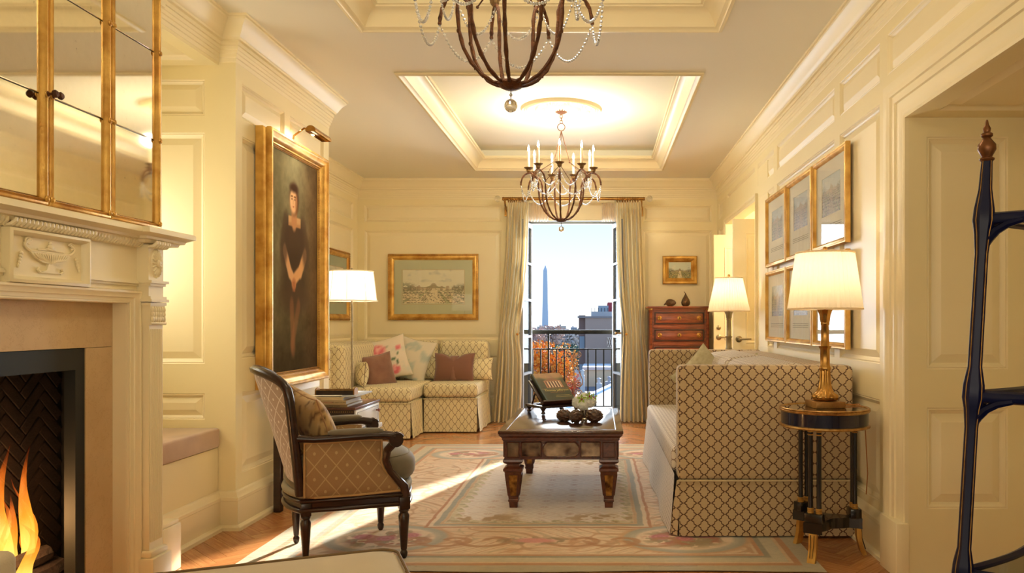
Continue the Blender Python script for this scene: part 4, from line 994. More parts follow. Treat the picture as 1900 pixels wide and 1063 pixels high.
# obelisk
mo = thing('obelisk_monument', 'tall pale stone obelisk far off beyond the balcony', 'monument', (-149.5, 2123, GZ+8))
o_ = M['obelisk'] = bricky('pale_marble_haze', (186, 204, 226))  # distance haze is put into this pale blue stone colour
bs, tp_ = 8.9, 5.6; zt = 145; x, y, z = -149.5, 2123, GZ+8
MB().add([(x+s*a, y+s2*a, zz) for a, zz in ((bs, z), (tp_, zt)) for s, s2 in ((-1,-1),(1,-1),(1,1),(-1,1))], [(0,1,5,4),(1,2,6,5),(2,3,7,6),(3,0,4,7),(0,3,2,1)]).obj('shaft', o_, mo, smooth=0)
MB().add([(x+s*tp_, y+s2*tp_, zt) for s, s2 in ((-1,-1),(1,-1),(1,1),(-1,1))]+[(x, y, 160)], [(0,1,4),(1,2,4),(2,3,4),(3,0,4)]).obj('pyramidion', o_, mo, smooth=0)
# buildings
bd = thing('office_building', 'grey-brown flat-roofed building with a pale lattice window beyond the railing', 'building', (1.5, 62, GZ))
MB().box(-1.1, 6.5, 60, 70, GZ, 1.55).obj('wall', bricky('taupe_stucco', (150, 138, 134)), bd, smooth=0)
MB().box(-1.62, -1.1, 60.5, 70, GZ, 1.75).obj('side_wing', bricky('dark_brick', (112, 96, 96)), bd, smooth=0)
MB().box(-1.7, 6.6, 59.9, 70, 1.55, 1.68).obj('parapet', bricky('parapet_grey', (120, 122, 130)), bd, smooth=0)
MB().box(.6, 1.35, 59.94, 60.0, -.75, .02).obj('lattice_window', bricky('pale_lattice', (226, 216, 206)), bd, smooth=0)
b = MB()
for k in range(4): b.tube([(.62+.18*k, 59.92, -.72), (.78+.18*k, 59.92, 0)], .02, 4).tube([(.78+.18*k, 59.92, -.72), (.62+.18*k, 59.92, 0)], .02, 4)
b.obj('lattice', bricky('lattice_brown', (110, 90, 80)), bd, smooth=0)
for z_ in (-.9, -3.1, -5.3): MB().box(-1.56, -1.16, 60.42, 60.5, z_, z_+1.0).obj('window', bricky('window_blue', (120, 140, 160)), bd, smooth=0)
b2 = thing('penthouse', 'red rooftop block behind the grey-brown building', 'building', (1.9, 78, GZ))
MB().box(.85, 3.2, 77, 84, GZ, 3.2).obj('wall', bricky('red_penthouse', (150, 62, 74)), b2, smooth=0)
b3 = thing('rooftop_terrace', 'pale stepped rooftop with planting left of the red block', 'building', (-.3, 74, GZ))
MB().box(-.75, 2.4, 71, 75, GZ, 2.2).obj('wall', bricky('terrace_pale', (176, 184, 194)), b3, smooth=0)
MB().box(-.1, .85, 71, 73, 2.2, 2.75).obj('roof_room', bricky('terrace_room', (150, 168, 186)), b3, smooth=0)
for k in range(9): MB().box(-.72+.3*k, -.69+.3*k, 70.95, 71, 2.2, 2.55).obj('railing_post', M['blackiron'], b3, smooth=0)
wh = bricky('white_roof_membrane', (196, 200, 206)); gr_ = bricky('grey_gravel_roof', (104, 112, 124))
fr_b = thing('white_flat_roof', 'large white flat roof with a blue edge just below the balcony', 'building', (1, 30, GZ))
poly = [(-9, 14), (9, 14), (9, 79), (2.2, 51), (-1.24, 33.5), (-6, 10.9)]
poly = [(-1.9, 14), (9, 14), (9, 80), (1.0, 45.5), (-1.35, 33.2), (-3.4, 22)]
MB().prism(poly, GZ, -2.5).obj('roof_deck', wh, fr_b, smooth=0)
MB().tube([(9, 80.1, -2.45), (1.0, 45.5, -2.45), (-1.35, 33.2, -2.45), (-3.4, 22, -2.45)], .16, 6).obj('blue_edge', bricky('blue_roof_edge', (60, 130, 214)), fr_b)
gb = thing('grey_flat_roof', 'dark grey flat roof beyond the blue-edged white roof', 'building', (-1, 48, GZ))
MB().prism([(-1.35, 34), (.95, 46), (9, 81), (9, 59), (-1.4, 59)][:5], GZ, -3.0).obj('roof_deck', gr_, gb, smooth=0)
MB().box(-1.0, 5, 50, 54, -3.0, -1.9).obj('plant_room', bricky('beige_plant_room', (204, 196, 170)), gb, smooth=0)
MB().box(-1.1, 5.1, 49.9, 54.1, -1.9, -1.72).obj('plant_room_roof', wh, gb, smooth=0)
for x_, y_, h_, w_, c_ in ((-.2, 44, .7, .35, (196, 200, 206)), (.35, 46.5, .6, .5, (170, 178, 188)), (-1.05, 42, 1.3, .25, (182, 190, 198))): MB().rbox(x_, x_+w_, y_, y_+w_, -3.0, -3.0+h_, .05).lathe([(.09, 0), (.09, .2), (.14, .25), (0, .32)], 10, T(x_+w_/2, y_+w_/2, -3+h_)).obj('roof_vent', bricky('vent_paint', c_), gb, smooth=30)
wb = thing('white_gable', 'small white gabled roof by the orange tree', 'building', (-1.9, 52, GZ))
MB().prism([(-2.8, GZ), (-1.3, GZ), (-1.3, -2.3), (-1.6, -2.0), (-2.7, -4.1)], 0, 1.5, frameM((0, 53, 0), (1, 0, 0), (0, 0, 1))).obj('roof', wh, wb, smooth=0)
gw = thing('sun_blocker', 'unseen gable-shaped blocker right of the balcony, added to narrow the sunlight', 'building', (2, 18.5, GZ))  # unseen gable shape added to trim the sun strip on the rug
MB().prism([(1.2, GZ), (3.1, GZ), (3.1, 2.5), (2.88, 3.16), (2.0, 5.7), (1.2, 3.4)], 0, .3, frameM((0, 17.85, 0), (1, 0, 0), (0, 0, 1))).obj('wall', bricky('blocker_brick', (150, 110, 90)), gw, smooth=0)
# far row of low city blocks
for i in range(7):
    x = -92+i*14; y = 900+60*(i % 3); h = (17, 20, 18, 21, 19, 22, 18)[i]; w_ = (4, 5, 4.5, 5.5, 4, 5, 4.5)[i]
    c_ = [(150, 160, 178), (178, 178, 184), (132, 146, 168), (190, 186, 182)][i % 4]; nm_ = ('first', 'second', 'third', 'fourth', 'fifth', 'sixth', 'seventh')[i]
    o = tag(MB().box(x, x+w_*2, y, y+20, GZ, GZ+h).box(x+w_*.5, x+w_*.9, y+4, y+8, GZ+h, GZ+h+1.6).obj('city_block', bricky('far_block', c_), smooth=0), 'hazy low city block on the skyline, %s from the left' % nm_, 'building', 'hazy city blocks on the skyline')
def tree(name, x, y, ztop, r, hgt, cols_, n, lb, sz, sd, bot=None):
    rs = random.Random(sd); t_ = thing(name, lb, 'tree', (x, y, GZ)); cz = ztop-hgt
    b = MB(); b.tube([(x, y, GZ), (x+.1*r, y, cz-.3*hgt), (x, y, cz+.3*hgt)], [r*.08, r*.06, r*.02], 8)
    for k in range(7): a = k*2.4; b.tube([(x, y, cz-.5*hgt+.12*k*hgt), (x+.7*r*math.cos(a), y+.7*r*math.sin(a), cz+.1*hgt+.08*k*hgt)], [r*.035, r*.01], 5)
    b.obj('trunk', bricky('bark', (70, 56, 48)), t_)
    blobs = [(x+rs.uniform(-.6, .6)*r, y+rs.uniform(-.6, .6)*r, cz+rs.uniform(-.75, .62)*hgt, rs.uniform(.25, .45)*r) for _ in range(26)]
    for ci, c_ in enumerate(cols_):
        f = MB()
        for _ in range(n//len(cols_)):
            bx_, by_, bz_, br = rs.choice(blobs); th = rs.uniform(0, 2*PI); ph = math.acos(rs.uniform(-1, 1)); rr = br*rs.uniform(.7, 1.1)
            c = Vector((bx_+rr*math.sin(ph)*math.cos(th), by_+rr*math.sin(ph)*math.sin(th), bz_+rr*.8*math.cos(ph)*hgt/r))
            s_ = sz*rs.uniform(.6, 1.3); q = Matrix.Rotation(rs.uniform(0, 6), 3, Vector((rs.random()-.5, rs.random()-.5, rs.random()-.5)).normalized())
            f.add([c+q @ Vector((-s_, -s_*.5, 0)), c+q @ Vector((s_*.2, -s_*.7, 0)), c+q @ Vector((s_, s_*.3, 0)), c+q @ Vector((-s_*.3, s_*.7, 0))], [(0, 1, 2, 3)])
        o = f.obj('foliage', pm('leaves', c_, .8), t_, smooth=0, fix=False); o['kind'] = 'stuff'
tree('autumn_tree', -2.9, 45, .42, 1.75, 2.3, [(226, 150, 50), (240, 176, 72), (196, 112, 40)], 4200, 'bright orange autumn tree just outside the railing', .09, 4)
tree('autumn_tree', -4.6, 42, -.9, 1.7, 2.0, [(222, 150, 56), (236, 172, 74), (170, 110, 46)], 2600, 'lower orange autumn tree at the left edge of the window', .09, 5)
tree('autumn_tree', -1.75, 48, -1.9, .8, 1.2, [(206, 92, 60), (222, 120, 76)], 1400, 'small red-leaved tree beside the orange trees', .07, 6)
tree('green_tree', -3.4, 75, -.5, 2.6, 2.2, [(92, 126, 112), (112, 146, 124), (76, 104, 98)], 3000, 'dark green tree behind the orange tree', .16, 7)
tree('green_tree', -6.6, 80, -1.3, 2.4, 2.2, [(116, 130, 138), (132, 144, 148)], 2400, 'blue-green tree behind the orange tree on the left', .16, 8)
tree('green_tree', -3.2, 38, -3.4, 1.0, .8, [(56, 84, 62), (80, 104, 72)], 1200, 'small green tree low between the railing and orange tree', .07, 9)
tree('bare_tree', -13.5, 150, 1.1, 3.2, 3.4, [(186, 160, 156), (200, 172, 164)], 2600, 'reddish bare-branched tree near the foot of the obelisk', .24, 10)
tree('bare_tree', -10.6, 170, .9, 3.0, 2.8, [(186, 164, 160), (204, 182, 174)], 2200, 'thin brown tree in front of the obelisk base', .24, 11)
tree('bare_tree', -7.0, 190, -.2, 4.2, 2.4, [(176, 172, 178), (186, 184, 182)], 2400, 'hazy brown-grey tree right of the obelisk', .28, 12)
for i in range(5):
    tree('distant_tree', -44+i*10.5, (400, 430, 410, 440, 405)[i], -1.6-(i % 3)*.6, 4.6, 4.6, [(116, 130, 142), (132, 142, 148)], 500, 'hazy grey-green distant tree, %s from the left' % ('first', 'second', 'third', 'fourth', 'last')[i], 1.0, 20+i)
for o in list(C.objects):
    if o.name.startswith('distant_tree'): o['group'] = 'belt of hazy distant trees'
# ================================================================== RUG
def rug(U, V):
    Wd, Ht = RX1-RX0, RY1-RY0; x = U*Wd; y = V*Ht
    d = np.minimum(np.minimum(x, Wd-x), np.minimum(y, Ht-y)); c = np.zeros(U.shape+(3,)); c[:] = (196, 176, 136)
    def band(a, b, col, s=.004): 
        nonlocal c
        c = blend(c, sst(a-s, a+s, d)*sst(b+s, b-s, d), col)
    band(.0, .09, (178, 164, 132)); band(.09, .125, (186, 128, 76)); band(.125, .145, (216, 184, 140)); band(.145, .215, (200, 188, 158)); band(.215, .245, (150, 142, 118)); band(.245, .27, (198, 138, 90)); band(.27, .285, (224, 196, 160))
    pink = np.array((228, 198, 164.)); m = sst(.283, .29, d); c = blend(c, m, pink)
    c = blend(c, m*sst(.45, .7, fbm(x*3, y*3, 51))*.5, (236, 214, 188))
    # scrolls in the border band .29-.78
    bb = m*sst(.80, .76, d)
    wx = x+.10*np.sin(y*9)+.05*fbm(x*5, y*5, 60); wy = y+.10*np.sin(x*8)+.05*fbm(x*5, y*5, 61)
    s1 = np.abs(np.sin(wx*15+2*np.sin(wy*9))); s2 = np.abs(np.sin(wy*15+2*np.sin(wx*9+1)))
    c = blend(c, bb*sst(.20, .06, s1*s2)*.62, (186, 132, 84)); c = blend(c, bb*sst(.10, .03, np.abs(s1-s2))*.35, (156, 136, 92)); c = blend(c, bb*sst(.62, .8, fbm(x*6, y*6, 63))*.6, (202, 146, 96))
    # corner and edge medallions with roses
    def med(cx, cy, rx, ry):
        nonlocal c
        c = blend(c, ell(x, y, cx, cy, rx*1.22, ry*1.22, .06)*.9, (206, 160, 112)); c = blend(c, ell(x, y, cx, cy, rx*1.12, ry*1.12, .05), (170, 166, 148)); c = blend(c, ell(x, y, cx, cy, rx*1.0, ry*1.0, .05), (186, 178, 158)); c = blend(c, ell(x, y, cx, cy, rx*.9, ry*.9, .06), (234, 210, 182))
        n = fbm(x*16, y*16, 71); c = blend(c, ell(x, y, cx, cy, rx*.75, ry*.7, .3)*sst(.48, .55, n)*.9, (150, 126, 82)); c = blend(c, ell(x, y, cx, cy, rx*.7, ry*.6, .3)*sst(.56, .62, fbm(x*14, y*14, 75))*.9, (176, 96, 60))
        for ox, oy in ((0, 0), (.10, .06), (-.11, .03)):
            q = ell(x, y, cx+ox*1.2, cy+oy, .055, .05, .3); c = blend(c, q, (206, 130, 128)); c = blend(c, q*sst(.4, .7, np.abs(np.sin(np.hypot(x-cx-ox*1.2, y-cy-oy)*120)))*.5, (176, 70, 86))
    for cx in (.62, Wd-.62):
        for cy in (.56, Ht-.56): med(cx, cy, .30, .24)
    # central cartouche of the near and far borders
    for cy in (.52, Ht-.52):
        for sg in (-1, 1):
            for k in range(3): 
                q = np.hypot((x-Wd/2-sg*(.24+.22*k))/1.3, y-cy)
                c = blend(c, sst(.024, .010, np.abs((q+.02*np.arctan2(y-cy, x-Wd/2-sg*(.24+.22*k)))-.075))*bb*.75, (178, 118, 66))
        q = ell(x, y, Wd/2, cy, .11, .045, .4); c = blend(c, q, (216, 140, 130)); c = blend(c, ell(x, y, Wd/2, cy, .20, .07, .3)*(1-q)*sst(.45, .55, fbm(x*22, y*22, 77))*.8, (140, 112, 66))
    # inner stripes
    e = .05*np.sin(x*22)*0+.018*(fbm(x*9, y*9, 81)-.5)
    di = d+e
    for a, b, col in ((.78, .80, (190, 124, 72)), (.80, .825, (228, 206, 176)), (.825, .86, (160, 156, 138)), (.86, .88, (206, 170, 124))):
        c = blend(c, sst(a-.003, a+.003, di)*sst(b+.003, b-.003, di), col)
    f = sst(.88, .885, di); c = blend(c, f, (238, 224, 212))
    # leafy fringe round the field
    zig = .885+.05*np.abs(np.sin((x+y)*26))+.03*fbm(x*20, y*20, 83); c = blend(c, f*sst(zig+.01, zig-.01, di)*.6, (196, 180, 128)); c = blend(c, f*sst(zig+.01, zig-.01, di)*sst(.45, .6, fbm(x*40, y*40, 85))*.5, (150, 138, 92))
    fi = f*sst(zig, zig+.02, di)
    # small sprigs on a grid with fine lattice
    gx = (x % .17)/.17-.5; gy = (y % .17)/.17-.5; c = blend(c, fi*sst(.20, .12, np.hypot(gx, gy))*(np.abs(np.sin(4*np.arctan2(gy, gx))) > .3)*.45, (190, 140, 116))
    c = blend(c, fi*sst(.05, .01, np.abs(np.abs(gx)+np.abs(gy)-.5))*.35, (196, 160, 140)); c = blend(c, fi*(fbm(x*3, y*8, 87)-.3)*.4, (218, 210, 206))
    for cx in (1.08, Wd-1.08):
        for cy in (1.0, Ht-1.0): q = ell(x, y, cx, cy, .22, .10, .5)*f; c = blend(c, q*sst(.42, .56, fbm(x*18, y*18, 91))*.85, (172, 132, 78))
    return c*(.95+.08*fbm(x*60, y*60, 95, 2))[..., None]
nx, ny = 620, 780
us = np.linspace(0, 1, nx+1); vs_ = np.linspace(0, 1, ny+1); U, V = np.meshgrid(us, vs_)
Xr = RX0+U*(RX1-RX0); Yr = RY0+V*(RY1-RY0); Yr = Yr+.012*np.sin(Xr*4)*(V < .02); Zr = .006+.003*(fbm(Xr*9, Yr*14, 101)-.5)
idx = np.arange((nx+1)*(ny+1)).reshape(ny+1, nx+1)
F = np.stack([idx[:-1, :-1], idx[:-1, 1:], idx[1:, 1:], idx[1:, :-1]], -1).reshape(-1, 4)
me = bpy.data.meshes.new('rug'); co = np.stack([Xr, Yr, Zr], -1).reshape(-1, 3)
me.vertices.add(len(co)); me.vertices.foreach_set('co', co.ravel()); me.loops.add(F.size); me.loops.foreach_set('vertex_index', F.ravel().astype(np.int32))
me.polygons.add(len(F)); me.polygons.foreach_set('loop_start', (np.arange(len(F))*4).astype(np.int32)); me.update(); me.materials.append(M['rug']); me.polygons.foreach_set('use_smooth', [True]*len(F))
paint(me, U.ravel(), V.ravel(), rug)
ro = bpy.data.objects.new('rug', me); C.objects.link(ro); MW[ro] = Matrix(); tag(ro, 'large floral tapestry rug in cream, pink and ochre under the coffee table', 'rug')
MB().box(RX0, RX1, RY0+.012, RY1, .0005, .0035).obj('backing', pm('rug_backing', (70, 52, 40), .9), ro, smooth=0)

# ================================================================== COFFEE TABLE
ct = thing('coffee_table', 'dark carved wooden coffee table with mirrored apron insets on the rug', 'table', (-.246, 5.505, .006))
tx0, tx1, ty0, ty1 = -.646, .154, 4.86, 6.16
b = MB(); b.rbox(tx0, tx1, ty0, ty1, .487, .510, .007, 2); b.obj('top', M['tabletop'], ct)
b = MB(); b.frame(tx1-tx0-.09, ty1-ty0-.09, [(0, .0), (.002, .0022), (.006, .0022), (.008, 0)], Matrix.Translation((-.246, 5.51, .5095))); b.obj('inlay_bead', M['tablewood'], ct)
b = MB(); b.sweep([(tx0+.03, ty0+.03), (tx1-.03, ty0+.03), (tx1-.03, ty1-.03), (tx0+.03, ty1-.03)], [(0, .44), (0, .445), (-.006, .452), (-.006, .462), (-.016, .472), (-.024, .478), (-.024, .488)]); b.obj('top_moulding', M['tablewood'], ct)
b = MB(); a0, a1, c0_, c1 = tx0+.05, tx1-.05, ty0+.05, ty1-.05
for q in ((a0, a1, c0_, c0_+.02), (a0, a1, c1-.02, c1), (a0, a0+.02, c0_, c1), (a1-.02, a1, c0_, c1)): b.box(*q, .32, .45)
b.obj('apron', M['tablewood'], ct, smooth=0)
def inset(parent, Mt, w_, h_, mat, kind=0):
    if kind == 0:
        poly = [(-w_/2, -h_/2), (w_/2, -h_/2), (w_/2, h_/2), (-w_/2, h_/2)]
    else:
        poly = []; r_ = h_*.32
        poly = [(-w_/2+r_*.9, -h_/2), (w_/2-r_*.9, -h_/2)]+[(w_/2-r_*.9+r_*.2+r_*.7*math.cos(a)*1.0, r_*1.35*math.sin(a)*.9) for a in np.linspace(-PI/2*.8, PI/2*.8, 7)]+[(w_/2-r_*.9, h_/2), (-w_/2+r_*.9, h_/2)]+[(-w_/2+r_*.7-r_*.7*math.cos(a), r_*1.35*math.sin(a)*.9) for a in np.linspace(PI/2*.8, -PI/2*.8, 7)]
    o = MB().prism(poly, 0, .003, Mt).obj('mirror_inset', mat, parent, smooth=0)
    MB().tube([(x, y, .003) for x, y in poly], .005, 5, True, Mt).obj('inset_moulding', M['tablewood'], o)
for sy, yy, nn in ((1, c0_, -1), (-1, c1, 1)):
    Mf = lambda x: frameM((x, yy+nn*.001, .385), (-nn, 0, 0), (0, 0, 1))
    for k, (xx, w_, m_, kd) in enumerate(((-.246, .235, M['glint'], 1), (-.246-.19, .125, M['glint'], 0), (-.246+.19, .125, M['glint'], 0))): inset(ct, Mf(xx), w_, .095, m_, kd)
for sx_, xx in ((-1, a0), (1, a1)):
    for yy in (5.15, 5.505, 5.86): inset(ct, frameM((xx+sx_*.001, yy, .385), (0, sx_, 0), (0, 0, 1)), .30, .095, M['glint'], 0 if yy != 5.505 else 1)
for sx_ in (0, 1):
    for sy in (0, 1):
        x = (a0+.043, a1-.043)[sx_]; y = (c0_+.043, c1-.043)[sy]; b = MB(); h_ = .055
        b.rbox(x-h_, x+h_, y-h_, y+h_, .318, .452, .004, 1)
        def sq(r, z): return [(x-r, y-r, z), (x+r, y-r, z), (x+r, y+r, z), (x-r, y+r, z)]
        pr_ = [(.062, .322), (.064, .308), (.056, .298), (.040, .290), (.040, .275), (.054, .268), (.062, .262), (.062, .248), (.055, .243), (.053, .235), (.030, .062), (.033, .058), (.033, .048), (.028, .044), (.025, .006)]
        vs = []; [vs.extend(sq(r, z)) for r, z in pr_]
        b.add(vs, [(k*4+j, k*4+(j+1) % 4, k*4+4+(j+1) % 4, k*4+4+j) for k in range(len(pr_)-1) for j in range(4)]+[tuple(range((len(pr_)-1)*4, len(pr_)*4))])
        lg = b.obj('leg', M['tablewood'], ct, smooth=25)
        for nx_, ny_ in ((0, -1), (0, 1), (-1, 0), (1, 0)):
            ux, uy = -ny_, nx_
            vs = []
            for dz, r in ((.222, .051), (.085, .0335)):
                for s_ in (-1, 1): vs.append((x+nx_*(r+.0015)+ux*s_*r*.62, y+ny_*(r+.0015)+uy*s_*r*.62, dz))
            io = MB().add(vs, [(0, 1, 3, 2)]).obj('gilt_inset', M['goldinset'], lg, smooth=0)
            MB().tube([vs[0], vs[1], vs[3], vs[2]], .0035, 5, True).obj('inset_bead', M['tablewood'], lg)
            if (nx_ == -1 and sx_ == 0) or (nx_ == 1 and sx_ == 1) or (ny_ == -1 and sy == 0) or (ny_ == 1 and sy == 1):
                inset(lg, frameM((x+nx_*(h_+.001), y+ny_*(h_+.001), .385), (-ny_, nx_, 0), (0, 0, 1)), .078, .095, M['glint'] if sx_ == 0 else M['tablewood'])
TZ = .5105
# book stand
sm = R(34); bs_ = thing('book_stand', 'dark wooden tilting book stand on the coffee table', 'book stand', (-.36, 5.90, TZ), sm)
def BL(b, n, m, p=None, **k): return b.obj(n, m, p or bs_, local=True, **k)
b = MB(); b.rbox(-.17, .17, -.13, -.095, .045, .062, .004).rbox(-.17, .17, .095, .13, .045, .062, .004).rbox(-.17, -.135, -.10, .10, .045, .062, .004).rbox(.135, .17, -.10, .10, .045, .062, .004)
BL(b, 'base_frame', M['darkwood'])
for x in (-.145, .145):
    for y in (-.108, .108): BL(MB().lathe([(.012, 0), (.020, .006), (.016, .014), (.011, .022), (.017, .032), (.021, .040), (.021, .046)], 14, T(x, y, 0)), 'foot', M['darkwood'])
tl = R(38); Mr = T(0, -.10, .066) @ Matrix.Rotation(tl, 4, 'X')
BL(MB().rbox(-.155, .155, 0, .27, 0, .014, .003, 2, Mr).rbox(-.155, .155, -.012, .004, 0, .050, .004, 2, Mr), 'book_rest', M['darkwood'])
for x in (-.12, .12): BL(MB().tube([(x, .11, .055), (x, .045, .17)], .007, 6), 'strut', M['darkwood'])
bk_ = thing('book', 'large green hardback with a columned house on its cover lying on the book stand', 'book', (-.36, 5.90, TZ), sm)
BL(MB().box(-.118, .120, .010, .300, .018, .044, Mr), 'pages', pm('page_edges', (222, 212, 190), .8), bk_, smooth=0)
BL(MB().rbox(-.125, .125, .005, .305, .0145, .0185, .001, 1, Mr).rbox(-.125, .125, .005, .305, .0435, .0475, .001, 1, Mr).rbox(-.127, -.119, .005, .305, .0145, .0475, .002, 1, Mr), 'cover', pm('dark_green_cloth', (38, 46, 34), .35), bk_)
def cover(U, V):
    c = np.zeros(U.shape+(3,)); c[:] = (52, 60, 36); n = fbm(U*8, V*8, 7); c = blend(c, sst(.42, .5, V), (112, 104, 70)); c = blend(c, sst(.72, .86, V), (176, 140, 104)); c = blend(c, ell(U, V, .15, .62, .22, .2, .4)*.8, (62, 66, 44)); c = blend(c, ell(U, V, .95, .6, .16, .2, .4)*.7, (70, 72, 50))
    c = blend(c, (np.abs(U-.56) < .30)*(V > .44)*(V < .70)*1., (196, 138, 104)); c = blend(c, (np.abs(U-.56) < .26)*(V > .46)*(V < .68)*(np.sin(U*62) > -.1)*1., (90, 56, 46)); c = blend(c, (np.abs(U-.56) < .26)*(V > .46)*(V < .68)*(np.sin(U*62) <= -.3)*1., (236, 214, 190))
    c = blend(c, (V > .70)*(V < .70+.12*(1-np.abs(U-.56)/.32))*1., (150, 108, 82)); c = blend(c, ell(U, V, .56, .82, .12, .09, .1)*(V > .8), (168, 132, 104)); c = blend(c, sst(.44, .40, V)*(1-sst(.40, .36, V))*.6, (150, 120, 90)); c = blend(c, sst(.045, .03, U), (56, 84, 88))
    return c*(.9+.2*n[..., None])
Mc = T(*bk_.location, rz=sm) @ Mr
picture('cover_print', .248, .298, 70, 80, cover, Mc @ T(0, .155, .0479), M['print'], bk_)
gi = M['giltink'] = pm('cream_gilt_ink', (226, 204, 130), .5)
text('lettering', 'Thomas Jefferson', .030, Mc @ T(.01, .108, .0482), gi, bk_, .0003); text('lettering', 'A R C H I T E C T', .017, Mc @ T(.01, .085, .0482), pm('copper_ink', (176, 120, 70), .5), bk_, .0003)
MB_l = MB().box(-.02, .10, .050, .0525, .0482, .0485, Mc).box(-.03, .11, .034, .0365, .0482, .0485, Mc); MB_l.obj('small_print', gi, bk_, smooth=0)
# flowers in a silver cup
vf = thing('flower_arrangement', 'white hydrangea and green orchids in a small silver cup on the coffee table', 'flowers', (-.105, 5.44, TZ))
b = MB().lathe([(.024, 0), (.026, .004), (.022, .012), (.026, .03), (.031, .055), (.033, .075), (.030, .075), (.028, .06), (0, .05)], 24); b.obj('silver_cup', pm('silver', (200, 200, 196), .18, 1), vf, local=True)
pt = pm('white_petals', (255, 252, 244), .8, Subsurface_Weight=.15); rs = random.Random(3)
def petals(cn, rad, n, s_, rs):
    b = MB()
    for _ in range(n):
        th = rs.uniform(0, 2*PI); ph = math.acos(rs.uniform(-.7, 1)); d = Vector((math.sin(ph)*math.cos(th), math.sin(ph)*math.sin(th), math.cos(ph))); p = Vector(cn)+d*rad*rs.uniform(.86, 1.04)
        q = d.to_track_quat('Z', 'Y').to_matrix().to_4x4()
        for k in range(4):
            Mq = Matrix.Translation(p) @ q @ Matrix.Rotation(k*PI/2+rs.random(), 4, 'Z') @ Matrix.Rotation(rs.uniform(.1, .7), 4, 'Y')
            b.add([(0, 0, 0), (s_*.5, -s_*.45, .0), (s_, 0, -.001), (s_*.5, s_*.45, 0)], [(0, 1, 2, 3)], Mq)
    b.sph(cn, rad*.86, 10, 8); return b
for cn, rad in (((-.040, 0, .120), .052), ((.035, -.012, .125), .050), ((.0, .03, .145), .045), ((-.01, -.035, .105), .045)): petals(cn, rad, 120, .016, rs).obj('hydrangea_head', pt, vf, local=True, smooth=0, fix=False)
og = pm('orchid_green', (168, 196, 84), .5); om = pm('orchid_magenta', (170, 60, 86), .5)
for cx, cy, cz, s_ in ((-.020, -.058, .150, .034), (.035, -.045, .170, .032), (.065, -.02, .160, .030)):
    b = MB(); Mq0 = frameM((cx, cy, cz), (1, .2, 0), (0, .45, 1))
    for k in range(5):
        a = PI/2+2*PI*k/5; d = Vector((math.cos(a), math.sin(a), 0)); n = Vector((-d.y, d.x, 0))
        b.add([(0, 0, 0), tuple(d*s_*.5+n*s_*.26+Vector((0, 0, .006))), tuple(d*s_*1.15+Vector((0, 0, .002))), tuple(d*s_*.5-n*s_*.26+Vector((0, 0, .006)))], [(0, 1, 2, 3)], Mq0)
    o = b.obj('orchid', og, vf, local=True, smooth=0, fix=False)
    MB().sph((0, -.004, .008), (.006, .009, .007), 8, 6, Mq0).obj('orchid_lip', om, o, local=True)
for a in (-.1, .25, .5): 
    Mq = T(.062*math.cos(a), .04*math.sin(a)-.01, .11, a); MB().add([(0, -.012, 0), (.03, -.016, .012), (.052, 0, .004), (.03, .016, .012), (0, .012, 0)], [(0, 1, 2, 3, 4)], Mq).obj('leaf', pm('dark_leaf', (70, 88, 56), .5), vf, local=True, smooth=0, fix=False)
# seed pods
def pod(x, y, rx, rz_, rot, lb):
    r_ = thing('seed_pod', lb, 'ornament', (x, y, TZ), rot, 'carved pods on the coffee table')
    def fn(p):
        v = Vector(p); a = math.atan2(v.y, v.z); k = 1+.05*math.sin(a*9+v.x*7)+.035*math.sin(v.x*26+a*3)+.03*math.sin(a*23); return tuple(v*k*(1 if v.x < .6 else 1+.1*(v.x-.6)))
    MB().sph((0, 0, rz_*.94), (rx, rz_*.95, rz_*.94), 44, 30, fn=fn).obj('shell', pm('carved_pod_wood', (96, 58, 38), .32, 0, var=(44, 26, 18), vs=60, bump=.5, bs=80, Coat_Weight=.4), r_, local=True)
    for a in (0, 2.1, 4.2): MB().sph((.028*math.cos(a), .022*math.sin(a), .006), (.008, .008, .006), 8, 6).obj('foot', M['darkwood'], r_, local=True)
pod(-.245, 5.34, .056, .044, R(155), 'leftmost of the three brown carved pods on the coffee table')
pod(-.160, 5.245, .052, .048, R(60), 'middle and nearest of the three brown carved pods')
pod(-.036, 5.30, .062, .047, R(-25), 'rightmost brown carved pod, in front of the silver cup')

# ================================================================== SOFA on the right
sf = thing('sofa', 'tuxedo-arm sofa in brown trellis fabric with a skirt along the right wall', 'sofa', (.93, 5.52, .008))
fx, bx = .438, 1.418; TL_, TT, TS = M['trellis_low'], M['trellis_tall'], M['trellis_seat']
for ya_, yb2 in ((4.26, 4.40), (6.69, 6.83)):
    a = MB().rbox(fx, bx, ya_, yb2, .318, .960, .030, 4).obj('arm', TL_, sf, uv=True)
    w_ = MB(); rr = .012
    for yy in (ya_+.012, yb2-.012): w_.tube([(fx+.012, yy, .325), (fx+.012, yy, .945), (fx+.03, yy, .952), (bx-.03, yy, .952), (bx-.01, yy, .93), (bx-.01, yy, .33)], .0045, 6)
    w_.obj('welt', TL_, a, uv=True)
MB().rbox(bx-.22, bx, 4.40, 6.69, .30, .955, .045, 4).obj('back', TL_, sf, uv=True)
MB().rbox(fx+.03, bx-.1, 4.38, 6.71, .12, .335, .02, 2).obj('base', TL_, sf, uv=True)
MB().rbox(fx-.022, bx-.18, 4.405, 6.685, .335, .485, .035, 4).obj('seat_cushion', TS, sf, uv=True)
for y0, y1 in ((4.41, 5.54), (5.55, 6.68)):
    MB().rbox(.93, bx-.15, y0, y1, .485, .955, .09, 5, Matrix.Translation((1.1, 0, .6)) @ Matrix.Rotation(R(-6), 4, 'Y') @ Matrix.Translation((-1.1, 0, -.6))).obj('back_cushion', TS, sf, uv=True)
